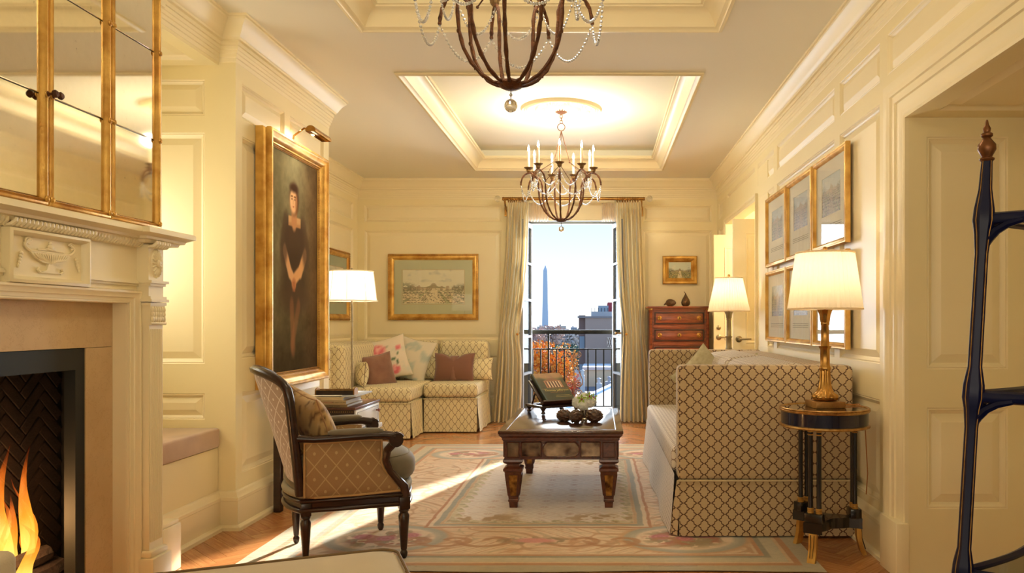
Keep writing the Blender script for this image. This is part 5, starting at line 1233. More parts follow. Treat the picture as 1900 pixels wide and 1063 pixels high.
def skirt(name, p0, p1, mat, parent, z1=.318, flare=.012, z0=.014, n=24):
    a, c = Vector(p0), Vector(p1); d = (c-a); L = d.length; nrm = Vector((d.y, -d.x)).normalized(); vs = []; fs = []
    for j in range(7):
        t_ = j/6
        for i in range(n+1):
            s_ = i/n; p = a+d*s_+nrm*(flare*(1-t_)**1.2*(1+.3*math.sin(s_*17))+.002); vs.append((p.x, p.y, z0+(z1-z0)*t_))
    for j in range(6):
        for i in range(n): k = j*(n+1)+i; fs.append((k, k+1, k+n+2, k+n+1))
    b = MB().add(vs, fs); return b.obj(name, mat, parent, uv=True, fix=False, smooth=60)
skirt('skirt', (fx+.006, 4.262), (bx, 4.262), TL_, sf); skirt('skirt', (fx-.016, 6.80), (fx-.016, 4.285), TS, sf, z1=.352, flare=.035); skirt('skirt', (bx, 6.83), (fx, 6.83), TL_, sf)
b = MB().add([(fx-.005, 4.275, .318), (fx+.02, 4.262, .318), (fx-.004, 4.258, .014), (fx-.045, 4.30, .014)], [(0, 1, 2, 3)]); b.obj('corner_pleat', TL_, sf, uv=True, smooth=0)
MB().tube([(fx-.002, 4.251, .320), (bx, 4.251, .320)], .006, 6).obj('skirt_welt', pm('tan_welt', (206, 184, 146), .8), sf)
for x in (fx+.08, bx-.08):
    for y in (4.34, 6.75): MB().lathe([(.018, 0), (.026, .09)], 10, T(x, y, 0)).obj('foot', M['darkwood'], sf)
def plant_leafprint(U, V):
    c = np.zeros(U.shape+(3,)); c[:] = (206, 196, 160); n = fbm(U*7, V*7, 121); c = blend(c, sst(.03, .01, np.abs(n-.5))*.6, (140, 128, 84)); c = blend(c, sst(.6, .66, n)*.5, (166, 158, 118)); return c
def cushion(lb, loc, right, up, w_, h_, t_, mat, fn=None, pinch=.10, uv=True, label_part=None, welt=None, parts=(), twist=0, group=None, dent=0):
    nrm = Vector(right).cross(Vector(up)).normalized(); Mt = frameM(loc, right, up) @ Matrix.Rotation(twist, 4, 'Z')
    r_ = thing('cushion', lb, 'cushion', loc, 0, group); MW[r_] = T(*loc)
    b = MB().pillow(w_, h_, t_, pinch, 26 if fn else 14)
    if dent: b.v = [(x, y-dent*max(0, y/(h_/2))**2*math.exp(-(x/(w_*.16))**2), z) for x, y, z in b.v]
    loc2 = list(b.v); b.v = [tuple(Mt @ Vector(p)) for p in b.v]; o = b.obj('cover', mat, r_, uv=(fn is None), smooth=60)
    if fn:
        a = np.array(loc2); paint(o.data, a[:, 0]/w_+.5, a[:, 1]/h_+.5, fn)
    rim = []; n = 40
    for k in range(4):
        for i in range(10):
            s_ = -1+2*i/10; x, y = ((s_, -1), (1, s_), (-s_, 1), (-1, -s_))[k]
            X, Y = w_/2*x*(1-pinch*(1-y*y)), h_/2*y*(1-pinch*(1-x*x))
            if dent: Y -= dent*max(0, Y/(h_/2))**2*math.exp(-(X/(w_*.16))**2)
            rim.append((X, Y, 0))
    MB().tube(rim, .004, 5, True, Mt).obj('piping', welt or mat, r_)
    return r_
pc = pm('pale_stripe_linen', (208, 200, 168), .8, var=(184, 174, 138), vs=30)
cushion('pale striped cushion with its tip above the sofa arm, farther left of two', (.86, 6.20, .735), (1, -.35, 0), (-.1, .1, 1), .42, .42, .14, pc, twist=R(42), group='cushions on the right sofa')
cushion('pale striped cushion half sunk behind the near sofa arm, right of two', (1.02, 5.75, .725), (.9, -.5, 0), (.35, .25, 1), .40, .40, .14, pc, twist=R(25), group='cushions on the right sofa')

# ================================================================== CORNER SOFA (left rear)
cs = thing('corner_sofa', 'L-shaped corner sofa in cream trellis fabric under the framed engraving', 'sofa', (-2.1, 8.6, 0))
MB().rbox(-2.90, -2.66, 7.55, 9.32, .10, .985, .06, 4).obj('side_back', TT, cs, uv=True)
def roll(x0, x1, y0, y1, z0, z1): return MB().rbox(x0, x1, y0, y1, z0, z1, .07, 5)
roll(-2.74, -2.54, 7.60, 9.06, .50, .975).obj('back_cushion', TT, cs, uv=True)
roll(-2.58, -1.905, 9.02, 9.32, .10, .985).obj('rear_back', TT, cs, uv=True); roll(-1.90, -1.318, 9.02, 9.32, .10, .985).obj('rear_back', TT, cs, uv=True)
MB().rbox(-2.70, -1.945, 7.84, 9.10, .02, .385, .012, 2).obj('base', TT, cs, uv=True); MB().rbox(-1.90, -1.335, 8.33, 9.10, .02, .385, .012, 2).obj('base', TT, cs, uv=True)
MB().rbox(-2.66, -1.925, 7.80, 9.08, .385, .535, .045, 4).obj('seat_cushion', TT, cs, uv=True); MB().rbox(-1.915, -1.322, 8.29, 9.08, .385, .535, .045, 4).obj('seat_cushion', TT, cs, uv=True)
skirt('skirt', (-2.66, 7.83), (-1.93, 7.83), TT, cs, .37, .02); skirt('skirt', (-1.93, 7.83), (-1.93, 8.33), TT, cs, .37, .02); skirt('skirt', (-1.905, 8.32), (-1.33, 8.32), TT, cs, .37, .02); skirt('skirt', (-1.33, 8.32), (-1.33, 9.3), TT, cs, .37, .03)
MB().tube([(-2.66, 7.822, .37), (-1.925, 7.822, .37), (-1.925, 8.31, .37)], .005, 6).tube([(-1.91, 8.312, .37), (-1.322, 8.312, .37), (-1.322, 9.25, .37)], .005, 6).obj('welt', TT, cs, uv=True)
def floral(U, V):
    c = np.zeros(U.shape+(3,)); c[:] = (230, 216, 196); n = fbm(U*6, V*6, 131); c = blend(c, sst(.55, .7, n)*.5, (202, 206, 190))
    def rose(cu, cv, r):
        nonlocal c
        q = ell(U, V, cu, cv, r, r*.8, .2); c = blend(c, q, (232, 150, 146)); d = np.hypot(U-cu, (V-cv)*1.2); a = np.arctan2(V-cv, U-cu)
        c = blend(c, q*sst(.35, .7, np.abs(np.sin(d*90+a*2)))*.7, (214, 92, 108)); c = blend(c, ell(U, V, cu-.01, cv+.02, r*.4, r*.3, .4)*.6, (246, 206, 196))
    def leafp(cu, cv, r, rot): 
        nonlocal c
        c = blend(c, ell(U, V, cu, cv, r, r*.5, .15, rot), (62, 104, 52)); 
    c = blend(c, seg(U, V, (.55, .75), (.45, .15), .008, .4), (74, 92, 52)); c = blend(c, seg(U, V, (.5, .5), (.75, .3), .007, .4), (74, 92, 52))
    for q in ((.40, .50, .05, .6), (.62, .46, .055, -.4), (.50, .36, .06, 1.2), (.70, .38, .045, .3), (.36, .30, .05, -.8), (.60, .22, .05, .9), (.45, .14, .045, 0), (.74, .56, .04, 1.)): leafp(*q)
    rose(.36, .72, .15); rose(.62, .20, .12); rose(.20, .36, .08); rose(.80, .68, .07)
    return c
dv, db = (1, -.10, 0), (-.05, -.3, 1)
cushion('large floral linen cushion with pink roses standing in the sofa corner', (-2.42, 8.70, .78), (1, .35, 0), (-.05, .25, 1), .50, .50, .15, M['linen'], floral, twist=R(14), welt=pc)
cushion('second floral cushion with a blue-green corner behind the rose cushion', (-2.18, 8.86, .775), (1, -.15, 0), (.1, .22, 1), .50, .50, .14, M['linen'], lambda U, V: blend(np.zeros(U.shape+(3,))+np.array((226, 216, 196.)), sst(.5, .62, fbm(U*5, V*5, 141))*.7, (176, 190, 180)), twist=R(-12), welt=pc)
cushion('dusty brown velvet cushion standing on its point at the left of the corner sofa', (-2.40, 8.32, .675), (.85, .8, 0), (-.1, .12, 1), .36, .36, .16, M['velvet_brown'], twist=R(10), group=None, pinch=.08)
vb2 = pm('banded_brown_velvet', (120, 76, 58), .7, Sheen_Weight=.6)
o = cushion('brown banded velvet cushion with a chopped top on the right seat', (-1.66, 8.76, .685), (1, 0, 0), (0, .25, 1), .46, .33, .15, vb2, pinch=.07, dent=.07)
MB().pillow(.105, .300, .152, 0, 10, frameM((-1.66, 8.757, .672), (1, 0, 0), (0, .25, 1))).obj('pale_band', M['velvet_brown'], o, smooth=60)
for loc, rt, lb in (((-2.50, 8.02, .665), (.35, -.6, 0), 'small trellis kidney cushion behind the floor lamp'), ((-1.98, 8.93, .66), (1, -.25, 0), 'small trellis kidney cushion between the floral and brown cushions'), ((-1.42, 8.86, .66), (1, .2, 0), 'small trellis kidney cushion at the right end of the corner sofa')):
    cushion(lb, loc, rt, (0, .3, 1), .38, .27, .15, TT, group='trellis kidney cushions')

# ================================================================== FLOOR LAMP
fl2 = thing('floor_lamp', 'slender nickel floor lamp with a white panelled shade by the corner sofa', 'lamp', (-2.14, 6.62, 0))
MB().lathe([(.13, 0), (.13, .012), (.12, .02), (.03, .028), (.014, .05), (.012, .06)], 28).obj('base', M['nickel'], fl2, local=True)
b = MB().tube([(0, 0, .05), (0, 0, 1.50)], .008, 10)
for k in range(9): b.lathe([(.008, 0), (.0105, .006), (.0105, .010), (.008, .016)], 10, T(0, 0, .15+.15*k))
b.obj('pole', M['nickel'], fl2, local=True)
def shade(parent, zb_, zt2, rb, rt, n, pleat, mat, local=True, gath=.0):
    vs = []; fs = []; m = n
    for j in range(9):
        t_ = j/8; r = rb+(rt-rb)*t_; z = zb_+(zt2-zb_)*t_
        for k in range(m): a = 2*PI*k/m; rr = r*(1+pleat*(1 if k % 2 else -1)); vs.append((rr*math.cos(a), rr*math.sin(a), z))
    for j in range(8):
        for k in range(m): fs.append((j*m+k, j*m+(k+1) % m, (j+1)*m+(k+1) % m, (j+1)*m+k))
    s_ = MB().add(vs, fs).obj('shade', mat, parent, local=True, fix=False, smooth=0)
    b = MB()
    for r, z in ((rb, zb_), (rt, zt2)): b.tube([(r*1.005*math.cos(2*PI*k/48), r*1.005*math.sin(2*PI*k/48), z) for k in range(48)], .005, 6, True)
    b.obj('trim_band', mat, s_, local=True); return s_
t = NT('white_shade_fabric'); tr = t.n('ShaderNodeBsdfTranslucent'); df = t.n('ShaderNodeBsdfDiffuse'); mx = t.n('ShaderNodeMixShader')
tr.inputs[0].default_value = L4((255, 248, 232)); df.inputs[0].default_value = L4((252, 246, 232)); mx.inputs[0].default_value = .55
t.l(df.outputs[0], mx.inputs[1]); t.l(tr.outputs[0], mx.inputs[2]); t.l(mx.outputs[0], t.out.inputs[0]); M['whiteshade'] = t.m
vs = []; n = 8
sh_ = shade(fl2, 1.385, 1.640, .212, .180, 16, .0, M['whiteshade'])
b = MB()
for k in range(8): a = 2*PI*k/8+.1; b.tube([(.213*math.cos(a), .213*math.sin(a), 1.385), (.181*math.cos(a), .181*math.sin(a), 1.64)], .003, 5)
b.obj('seam', M['whiteshade'], sh_, local=True)
MB().sph((0, 0, 1.66), .010, 10, 8).tube([(0, 0, 1.5), (0, 0, 1.66)], .003, 6).obj('finial', M['nickel'], fl2, local=True)
MB().tube([(-.18, 0, 1.638), (.18, 0, 1.638)], .002, 5).tube([(0, -.18, 1.638), (0, .18, 1.638)], .002, 5).obj('shade_spider', M['nickel'], fl2, local=True)
def bulb(parent, z, pw, col=(1, .82, .56), r=.03):
    MB().sph((0, 0, z), (.026, .026, .036), 12, 8).obj('bulb', emis('lamp_bulb_glow', (255, 228, 180), 6), parent, local=True)
    l = bpy.data.lights.new('bulb_light', 'POINT'); o = bpy.data.objects.new('bulb_light', l); C.objects.link(o); o.parent = parent; o.location = (0, 0, z+.062); l.energy = pw; l.color = col; l.shadow_soft_size = r
bulb(fl2, 1.48, 7, (1, .92, .76))

# ================================================================== SIDE CABINET with books
sc_ = thing('side_cabinet', 'low cabinet with glossy white drawer front and brown top beside the armchair', 'cabinet', (-1.86, 5.47, 0))
dk = pm('dark_tooled_leather', (58, 42, 30), .45, var=(40, 28, 22), vs=20)
MB().box(-2.055, -1.665, 5.19, 5.75, .06, .605).obj('carcass', dk, sc_, smooth=0)
MB().rbox(-2.06, -1.652, 5.18, 5.765, .605, .622, .004).obj('top', M['tablewood'], sc_)
b = MB()
for i in range(26):
    x = -2.04+.0145*i; b.sph((x, 5.189, .592), (.003, .002, .003), 5, 4).sph((x, 5.189, .505), (.003, .002, .003), 5, 4)
    b.tube([(x, 5.189, .56), (x+.006, 5.188, .55+.012*(i % 2)), (x+.012, 5.189, .54)], .0015, 4)
b.obj('gold_tooling', M['gold'], sc_)
wl = pm('glossy_white_lacquer', (232, 234, 240), .3, 0, Coat_Weight=.3)
def drawer(z0, z1):
    d = MB().rbox(-1.668, -1.652, 5.20, 5.74, z0, z1, .003).obj('drawer', wl, sc_)
    MB().frame(.49, z1-z0-.03, [(0, 0), (.0, .002), (.004, .002), (.004, 0)], frameM((-1.652, 5.47, (z0+z1)/2), (0, 1, 0), (0, 0, 1))).obj('cockbead', M['winpaint'], d)
    MB().lathe([(.006, 0), (.006, .012), (.012, .018), (.013, .026), (0, .032)], 12, frameM((-1.652, 5.665, (z0+z1)/2+.02), (0, 1, 0), (0, 0, 1))).obj('knob', M['mahogany'], d)
drawer(.465, .600); drawer(.27, .405)
MB().rbox(-1.70, -1.635, 5.18, 5.77, .415, .450, .006).rbox(-1.70, -1.64, 5.18, 5.77, .06, .25, .004).obj('plinth', wl, sc_)
for x in (-2.03, -1.69):
    for y in (5.21, 5.73): MB().box(x-.02, x+.02, y-.02, y+.02, 0, .06).obj('foot', M['darkwood'], sc_, smooth=0)
def book(lb, x0, x1, y0, y1, z0, z1, col, txt=None, tcol=(90, 40, 40), rz=0, tsz=.012):
    r_ = thing('book', lb, 'book', ((x0+x1)/2, (y0+y1)/2, z0), rz, 'books stacked on the side cabinet'); w_, d_, h_ = x1-x0, y1-y0, z1-z0; cm = pm('book_cover', col, .5)
    MB().rbox(-w_/2, w_/2, -d_/2, d_/2, 0, .003, .001, 1).rbox(-w_/2, w_/2, -d_/2, d_/2, h_-.003, h_, .001, 1).rbox(-w_/2, w_/2, -d_/2, -d_/2+.004, 0, h_, .0015, 1).obj('cover', cm, r_, local=True)
    MB().box(-w_/2+.004, w_/2-.003, -d_/2+.004, d_/2-.004, .003, h_-.003).obj('pages', pm('white_pages', (226, 230, 238), .8), r_, local=True, smooth=0)
    if txt:
        for tx, s_, xx, tc_ in txt: text('lettering', tx, s_, MW[r_] @ frameM((xx, -d_/2-.0006, h_/2), (1, 0, 0), (0, 0, 1)), pm('spine_ink', tc_, .6), r_, .0004, 'CENTER', 1.15)
    return r_
book('thin grey-tan book at the bottom of the stack', -1.985, -1.712, 5.20, 5.54, .622, .640, (150, 130, 100), [('IN HIS OWN WORDS', .010, .03, (60, 56, 50))])
book('tan book with red lettering in the middle of the stack', -1.990, -1.720, 5.195, 5.53, .640, .669, (190, 170, 134), [('FRANK LLOYD WRIGHT', .015, -.045, (176, 84, 76)), ('THE GREAT WORKS', .010, .085, (50, 48, 44))])
book('cream book with black lettering on top of the stack', -2.02, -1.738, 5.19, 5.52, .669, .690, (214, 196, 158), [('Washington, D.C.', .013, -.06, (60, 50, 40))])
book('open white magazine laid on the right side of the stack', -1.76, -1.66, 5.22, 5.60, .690, .700, (206, 214, 232))
tr_ = thing('pen_tray', 'dark gilt-edged wooden tray with rounded ends on top of the books', 'tray', (-1.82, 5.30, .6995), R(3))
b = MB().rbox(-.125, .125, -.045, -.038, 0, .034, .001, 1).rbox(-.125, .125, .038, .045, 0, .034, .001, 1).rbox(-.125, .125, -.045, .045, 0, .005, .001, 1); b.obj('tray_body', dk, tr_, local=True)
for x in (-.13, .13): MB().prism([(-.047, 0), (.047, 0), (.047, .034), (.030, .045), (0, .050), (-.030, .045), (-.047, .034)], -.004, .004, frameM((x, 0, 0), (0, 1, 0), (0, 0, 1))).obj('end_panel', M['golddark'], tr_, local=True, smooth=0)
MB().box(-.125, .125, -.0465, -.0375, .033, .037).box(-.125, .125, .0375, .0465, .033, .037).obj('gilt_rim', M['goldline'], tr_, local=True, smooth=0)
# slim dark stand by the pier
st_ = thing('plant_stand', 'slim dark wooden post stand against the pier behind the armchair back', 'stand', (-2.034, 4.85, 0))
MB().rbox(-.06, .06, -.06, .06, .74, .76, .004).obj('top', M['darkwood'], st_, local=True, smooth=0); MB().rbox(-.023, .023, -.023, .023, 0, .74, .003, 1).obj('post', M['darkwood'], st_, local=True)
# ================================================================== BERGERE CHAIR (local: x forward, y left)
bg_ = thing('armchair', 'open-frame dark wood armchair in tan lattice fabric with grey velvet seat', 'armchair', (-1.325, 4.04, 0), R(27))
def A(b, n, m, p=None, **k): return b.obj(n, m, p or bg_, local=True, **k)
DWm = M['darkwood']
def leg(x, y, h, front):
    b = MB(); s = 1 if front else .9
    b.lathe([(.010*s, 0), (.017*s, .012), (.019*s, .03), (.013*s, .042), (.016*s, .048), (.024*s, h*.62), (.028*s, h*.80), (.020*s, h*.86), (.026*s, h*.90), (.020*s, h*.94)], 16, T(x, y, .006), flute=lambda a, z: 1+.05*math.cos(8*a)*(z > .05)*(z < h*.8))
    b.rbox(x-.027*s, x+.027*s, y-.027*s, y+.027*s, h*.95, h+.05, .004); A(b, 'leg', DWm)
leg(.225, -.295, .27, True); leg(.225, .295, .27, True); leg(-.235, -.225, .27, False); leg(-.235, .225, .27, False)
def plan(n=40, k=1.0):
    P_ = []
    for i in range(n+1):  # front bow then back bow
        t_ = -1+2*i/n; P_.append((.24+.065*(1-t_*t_)*k, .31*t_*k))
    for i in range(n+1):
        t_ = 1-2*i/n; P_.append((-.26-.055*(1-t_*t_), .245*t_*k))
    return P_
PLN = plan()
b = MB(); b.prism([(x*.98, y*.98) for x, y in PLN], .275, .345); b.tube([(x, y, .285) for x, y in PLN], .012, 8, True); b.tube([(x, y, .33) for x, y in PLN], .010, 8, True); A(b, 'seat_rail', DWm, smooth=60)
b = MB(); b.tube([(x*.97, y*.91, .362) for x, y in PLN], .022, 8, True); b.prism([(x*.965, y*.905) for x, y in PLN], .345, .385); A(b, 'seat_platform', pm('seat_platform_fabric', (150, 142, 118), .75), smooth=70)
# puffy seat cushion
vs = []; fs = []; n = 48; m = 14
for j in range(m+1):
    ph = -PI/2+PI*j/m; rr = math.cos(ph)**.45 if abs(math.cos(ph)) > 1e-6 else 0; z = .450+.085*math.copysign(abs(math.sin(ph))**.75, math.sin(ph))
    for k in range(n):
        a = 2*PI*k/n; cx_ = .295 if math.cos(a) > 0 else .29
        vs.append((.04+cx_*rr*math.copysign(abs(math.cos(a))**.7, math.cos(a))*(1.0), .285*rr*math.copysign(abs(math.sin(a))**.7, math.sin(a)), z+.012*math.sin(ph)*math.cos(a)))
for j in range(m):
    for k in range(n): fs.append((j*n+k, j*n+(k+1) % n, (j+1)*n+(k+1) % n, (j+1)*n+k))
sc2 = A(MB().add(vs, fs), 'seat_cushion', M['velvet_grey'], smooth=70)
A(MB().tube([vs[(m-4)*n+k] for k in range(n)], .004, 6, True), 'piping', M['velvet_grey'], sc2)
# back: barrel arched frame
def bp(s_, h):  # s_ in [-1,1] across, h in [0,1] up
    y = .245*s_*(1+.06*h); z = .36+(.965-.36)*h; x = -.262-.02*(1-s_*s_)-(.035+.105*(1-s_*s_))*h**1.15-.03*h
    return Vector((x, y, z))
path = []
for i in range(9): path.append(bp(-1, i/9*.78))
for i in range(17):
    a = PI*i/16; s_ = -math.cos(a); path.append(bp(s_*(1 if abs(s_) < .98 else 1), .78+.22*math.sin(a)**.7))
for i in range(8, -1, -1): path.append(bp(1, i/9*.78))
bf = A(MB().tube(path, .0225, 10), 'back_frame', DWm, smooth=60)
A(MB().tube([p+Vector((-.014, 0, .006)) for p in path], .010, 8), 'frame_moulding', DWm, bf, smooth=60)
A(MB().tube([bp(-1+2*i/12, .07) for i in range(13)], .021, 8), 'lower_back_rail', DWm, smooth=60)
def back_sheet(off, puff):
    vs = []; fs = []; nu, nv = 20, 20
    for j in range(nv+1):
        h = .09+.90*j/nv
        lim = 1 if h < .78 else math.sqrt(max(0, 1-((h-.78)/.215)**2.2)) if h < .99 else .05
        for i in range(nu+1):
            s_ = (-1+2*i/nu)*max(lim, .03)*.97; p = bp(s_, min(h, .985)); p.x += off+puff*(1-((-1+2*i/nu))**2)*math.sin(PI*j/nv)**.5; vs.append(p)
    for j in range(nv):
        for i in range(nu): k = j*(nu+1)+i; fs.append((k, k+1, k+nu+2, k+nu+1))
    return MB().add(vs, fs)
def yzuv(o, ax=(1, 2)):
    ul = o.data.uv_layers.new(name='UV'); V = o.data.vertices
    for l in o.data.loops: c = V[l.vertex_index].co; ul.data[l.index].uv = (c[ax[0]], c[ax[1]])
o = A(back_sheet(-.010, -.004), 'outside_back', M['chair_lattice_pale'], smooth=60, fix=False); yzuv(o)
o = A(back_sheet(.012, .05), 'inside_back', M['chair_lattice'], smooth=60, fix=False); yzuv(o)
for sg in (-1, 1):
    P_ = [(-.285, sg*.250, .640), (-.20, sg*.268, .632), (-.08, sg*.290, .636), (.05, sg*.305, .640), (.13, sg*.312, .638), (.175, sg*.314, .628)]
    ar_ = A(MB().tube(P_, [.020, .019, .020, .021, .022, .024], 10, flat=.95), 'arm', DWm, smooth=60)
    sp_ = [(.18+.034*(1-.8*i/22)*math.cos(-PI*.5+2*PI*1.3*i/22+PI*.6), sg*.316, .612+.034*(1-.8*i/22)*math.sin(-PI*.5+2*PI*1.3*i/22+PI*.6)) for i in range(23)]
    A(MB().tube(sp_, .011, 7).lathe([(.034, -.020), (.036, 0), (.034, .020)], 20, frameM((.18, sg*.316, .610), (1, 0, 0), (0, 0, 1))), 'scroll', DWm, ar_)
    A(MB().tube([(.175, sg*.314, .600), (.140, sg*.308, .56), (.135, sg*.302, .51), (.155, sg*.300, .455), (.195, sg*.300, .405), (.225, sg*.298, .370), (.232, sg*.296, .32)], [.022, .020, .018, .018, .020, .023, .026], 9), 'arm_support', DWm, ar_)
    pad = [(-.14+.26*i/14, sg*(.278+.030*i/14), .660) for i in range(15)]
    A(MB().tube(pad, [.012+.014*math.sin(PI*min(i, 14-i)/14*1.0+.25)**.5 if 0 < i < 14 else .010 for i in range(15)], 10, flat=.7), 'arm_pad', M['velvet_grey'], ar_, smooth=60)
    # side panel
    top = [(-.245, .615), (-.1, .612), (.04, .618), (.115, .612)]; out = [(-.245, .352), (-.245, .50)]+top+[(.117, .56), (.112, .51), (.125, .465), (.160, .425), (.195, .395), (.206, .352), (0, .346), (-.2, .348)]
    def yy(x): return sg*(.250+.045*(x+.25)/.5)
    c_ = (-.04, .49); vs = []; rings = [1, .93, .6, .001]
    for ri, rr in enumerate(rings):
        for x, z in out: X = c_[0]+(x-c_[0])*rr; Zz = c_[1]+(z-c_[1])*rr; vs.append((X, yy(X)+sg*(.004, .014, .020, .021)[ri], Zz))
    n = len(out); fs = [(r*n+k, r*n+(k+1) % n, (r+1)*n+(k+1) % n, (r+1)*n+k) for r in range(3) for k in range(n)]
    o = A(MB().add(vs, fs), 'side_panel', M['chair_lattice'], smooth=50); yzuv(o, (0, 2))
    vs2 = [(x, y-sg*.020, z) for x, y, z in vs]; o2 = A(MB().add([(x, yy(x)-sg*(.0, .008, .012, .012)[i//n], z) for i, (x, y, z) in enumerate(vs2)], fs), 'inner_panel', M['chair_lattice'], smooth=50); yzuv(o2, (0, 2))
    gp = [(x, yy(x)+sg*.012, z) for x, z in out]
    A(MB().tube(gp, .006, 6, True), 'gimp_trim', pm('gimp', (176, 140, 92), .7), o)
def damask(U, V):
    c = np.zeros(U.shape+(3,)); c[:] = (196, 162, 108); n = fbm(U*7, V*7, 151, 3); c = blend(c, sst(.16, .08, np.abs((n*7) % 1-.5))*.9, (110, 78, 48)); c = blend(c, sst(.6, .7, fbm(U*12, V*12, 155))*.7, (206, 180, 136)); return c
Wc = MW[bg_]
pl0 = Wc @ Vector((-.165, -.02, .665)); rt = (Wc.to_3x3() @ Vector((.18, -1, 0))); up_ = (Wc.to_3x3() @ Vector((-.42, 0, 1)))
cushion('gold damask cushion leaning inside the dark wood armchair', tuple(pl0), tuple(-rt), tuple(up_), .42, .40, .15, M['linen'], damask, twist=R(8), welt=pm('tan_cord', (170, 130, 90), .7))

# ================================================================== OTTOMAN and near chair corner
ua = R(22.5); ot = thing('ottoman', 'low taupe upholstered ottoman with piping at the bottom edge of the frame', 'ottoman', (0, 0, 0))
cn = Vector((-.705, 2.665)); u_ = Vector((math.cos(ua), math.sin(ua))); v_ = Vector((math.sin(ua), -math.cos(ua)))
ctr = cn-u_*.48+v_*.24; ot.location = (ctr.x, ctr.y, 0); ot.rotation_euler = (0, 0, ua); MW[ot] = T(ctr.x, ctr.y, 0, ua)
def rrect(a, c, r, n=8):
    P_ = []
    for sx_, sy, a0 in ((1, 1, 0), (-1, 1, PI/2), (-1, -1, PI), (1, -1, 1.5*PI)):
        for i in range(n+1): t_ = a0+PI/2*i/n; P_.append((sx_*(a-r)+r*math.cos(t_), sy*(c-r)+r*math.sin(t_)))
    return P_
def dome(b, a, c, r, z0, z1, crown):
    rings = [(0, z0), (0, z1-.03), (-.008, z1-.012), (-.03, z1), (-.10, z1+crown*.6), (-.20, z1+crown)]; vs = []; P0 = rrect(a, c, r); n = len(P0)
    for off, z in rings: vs += [(x*(a+off)/a, y*(c+off)/c, z) for x, y in P0]
    fs = [(j*n+k, j*n+(k+1) % n, (j+1)*n+(k+1) % n, (j+1)*n+k) for j in range(len(rings)-1) for k in range(n)]+[tuple((len(rings)-1)*n+k for k in range(n)), tuple(range(n-1, -1, -1))]
    return b.add(vs, fs)
o = dome(MB(), .48, .24, .07, .12, .420, .010).obj('upholstered_top', M['ottoman'], ot, local=True, smooth=60)
MB().tube([(x*.992, y*.985, .416) for x, y in rrect(.48, .24, .07)], .005, 6, True).obj('piping', pm('ottoman_piping', (120, 96, 62), .7), o, local=True)
for x in (-.42, .42):
    for y in (-.18, .18): MB().lathe([(.014, 0), (.022, .12)], 10, T(x, y, 0)).obj('leg', DWm, ot, local=True)
ac = thing('club_chair', 'taupe upholstered chair showing only a rounded corner at the bottom left', 'chair', (-1.72, 1.36, 0))
MB().rbox(-1.98, -1.46, 1.10, 1.76, .12, .42, .04, 3).obj('seat', M['ottoman'], ac)
MB().rbox(-1.52, -1.362, 1.05, 1.80, .10, .668, .022, 5).obj('arm', M['ottoman'], ac, smooth=60); MB().rbox(-2.05, -1.93, 1.05, 1.80, .10, .668, .022, 5).obj('arm', M['ottoman'], ac, smooth=60)
MB().rbox(-2.05, -1.362, .98, 1.12, .10, .86, .055, 5).obj('back', M['ottoman'], ac, smooth=60)
MB().tube([(-1.512, 1.792, .14), (-1.512, 1.792, .65), (-1.50, 1.792, .660), (-1.385, 1.792, .660), (-1.372, 1.792, .648), (-1.372, 1.792, .14)], .005, 6).obj('piping', M['ottoman'], ac)
for x in (-2.0, -1.42):
    for y in (1.05, 1.72): MB().lathe([(.014, 0), (.022, .12)], 10, T(x, y, 0)).obj('leg', DWm, ac)

# ================================================================== GUERIDON and LAMPS
gq = thing('side_table', 'round black and gilt three-legged side table at the sofa corner', 'side table', (1.165, 3.965, 0))
def G(b, n, m, p=None, **k): return b.obj(n, m, p or gq, local=True, **k)
G(MB().lathe([(0, .748), (.214, .748), (.216, .756), (.214, .758), (0, .758)], 56), 'top', pm('polished_black_top', (34, 22, 16), .06, 0, Coat_Weight=1), smooth=30)
G(MB().lathe([(.205, .742), (.222, .742), (.227, .747), (.228, .753), (.223, .757), (.2275, .760), (.222, .764), (.213, .762), (.211, .757)], 56), 'upper_gilt_rim', M['goldline'])
G(MB().lathe([(.218, .676), (.2185, .743)], 56), 'frieze_band', M['bluetop'])
G(MB().lathe([(.205, .664), (.224, .664), (.228, .669), (.226, .676), (.220, .679), (.215, .679)], 56), 'lower_gilt_rim', M['goldline'])
G(MB().lathe([(0, .668), (.21, .668)], 40), 'underside', M['black'])
for k, (fxx, fyy) in enumerate(((-.108, -.160), (-.092, .172), (.200, -.012))):
    a = math.atan2(fyy, fxx); d = Vector((math.cos(a), math.sin(a), 0)); n = Vector((-d.y, d.x, 0))
    for s_ in (-1, 1):
        p = d*.150+n*.0215*s_
        c_ = G(MB().tube([(p.x, p.y, .245), (p.x, p.y, .668)], .0125, 12), 'column', M['black'])
        for z in (.246, .255, .264): G(MB().torus(.0128, .0042, T(p.x, p.y, z), 14, 6), 'gilt_ring', M['gold'], c_)
        for z in (.636, .652): G(MB().torus(.0125, .0036, T(p.x, p.y, z), 14, 6), 'gilt_ring', M['gold'], c_)
    Ml_ = frameM((0, 0, 0), n, (0, 0, 1)) 
    q = d*.150; Mq = T(q.x, q.y, 0, a)
    G(MB().rbox(-.026, .030, -.044, .044, .195, .243, .003, 2, Mq), 'leg_block', M['black'])
    prf = [(.010, .150), (.030, .150), (.036, .12), (.037, .09), (.043, .055), (.056, .022), (.062, .006), (.044, .000), (.030, .02), (.020, .06), (.012, .10)]
    f_ = G(MB().prism(prf, -.020, .020, Mq @ frameM((0, 0, 0), (1, 0, 0), (0, 0, 1))), 'sabre_foot', M['gold'], smooth=50)
    G(MB().tube([(.036+.002, .009, .14), (.041, .008, .09), (.060, .006, .03), (.060, -.006, .03), (.041, -.008, .09), (.038, -.009, .14)], .0015, 4, M=Mq), 'incised_line', M['black'], f_)
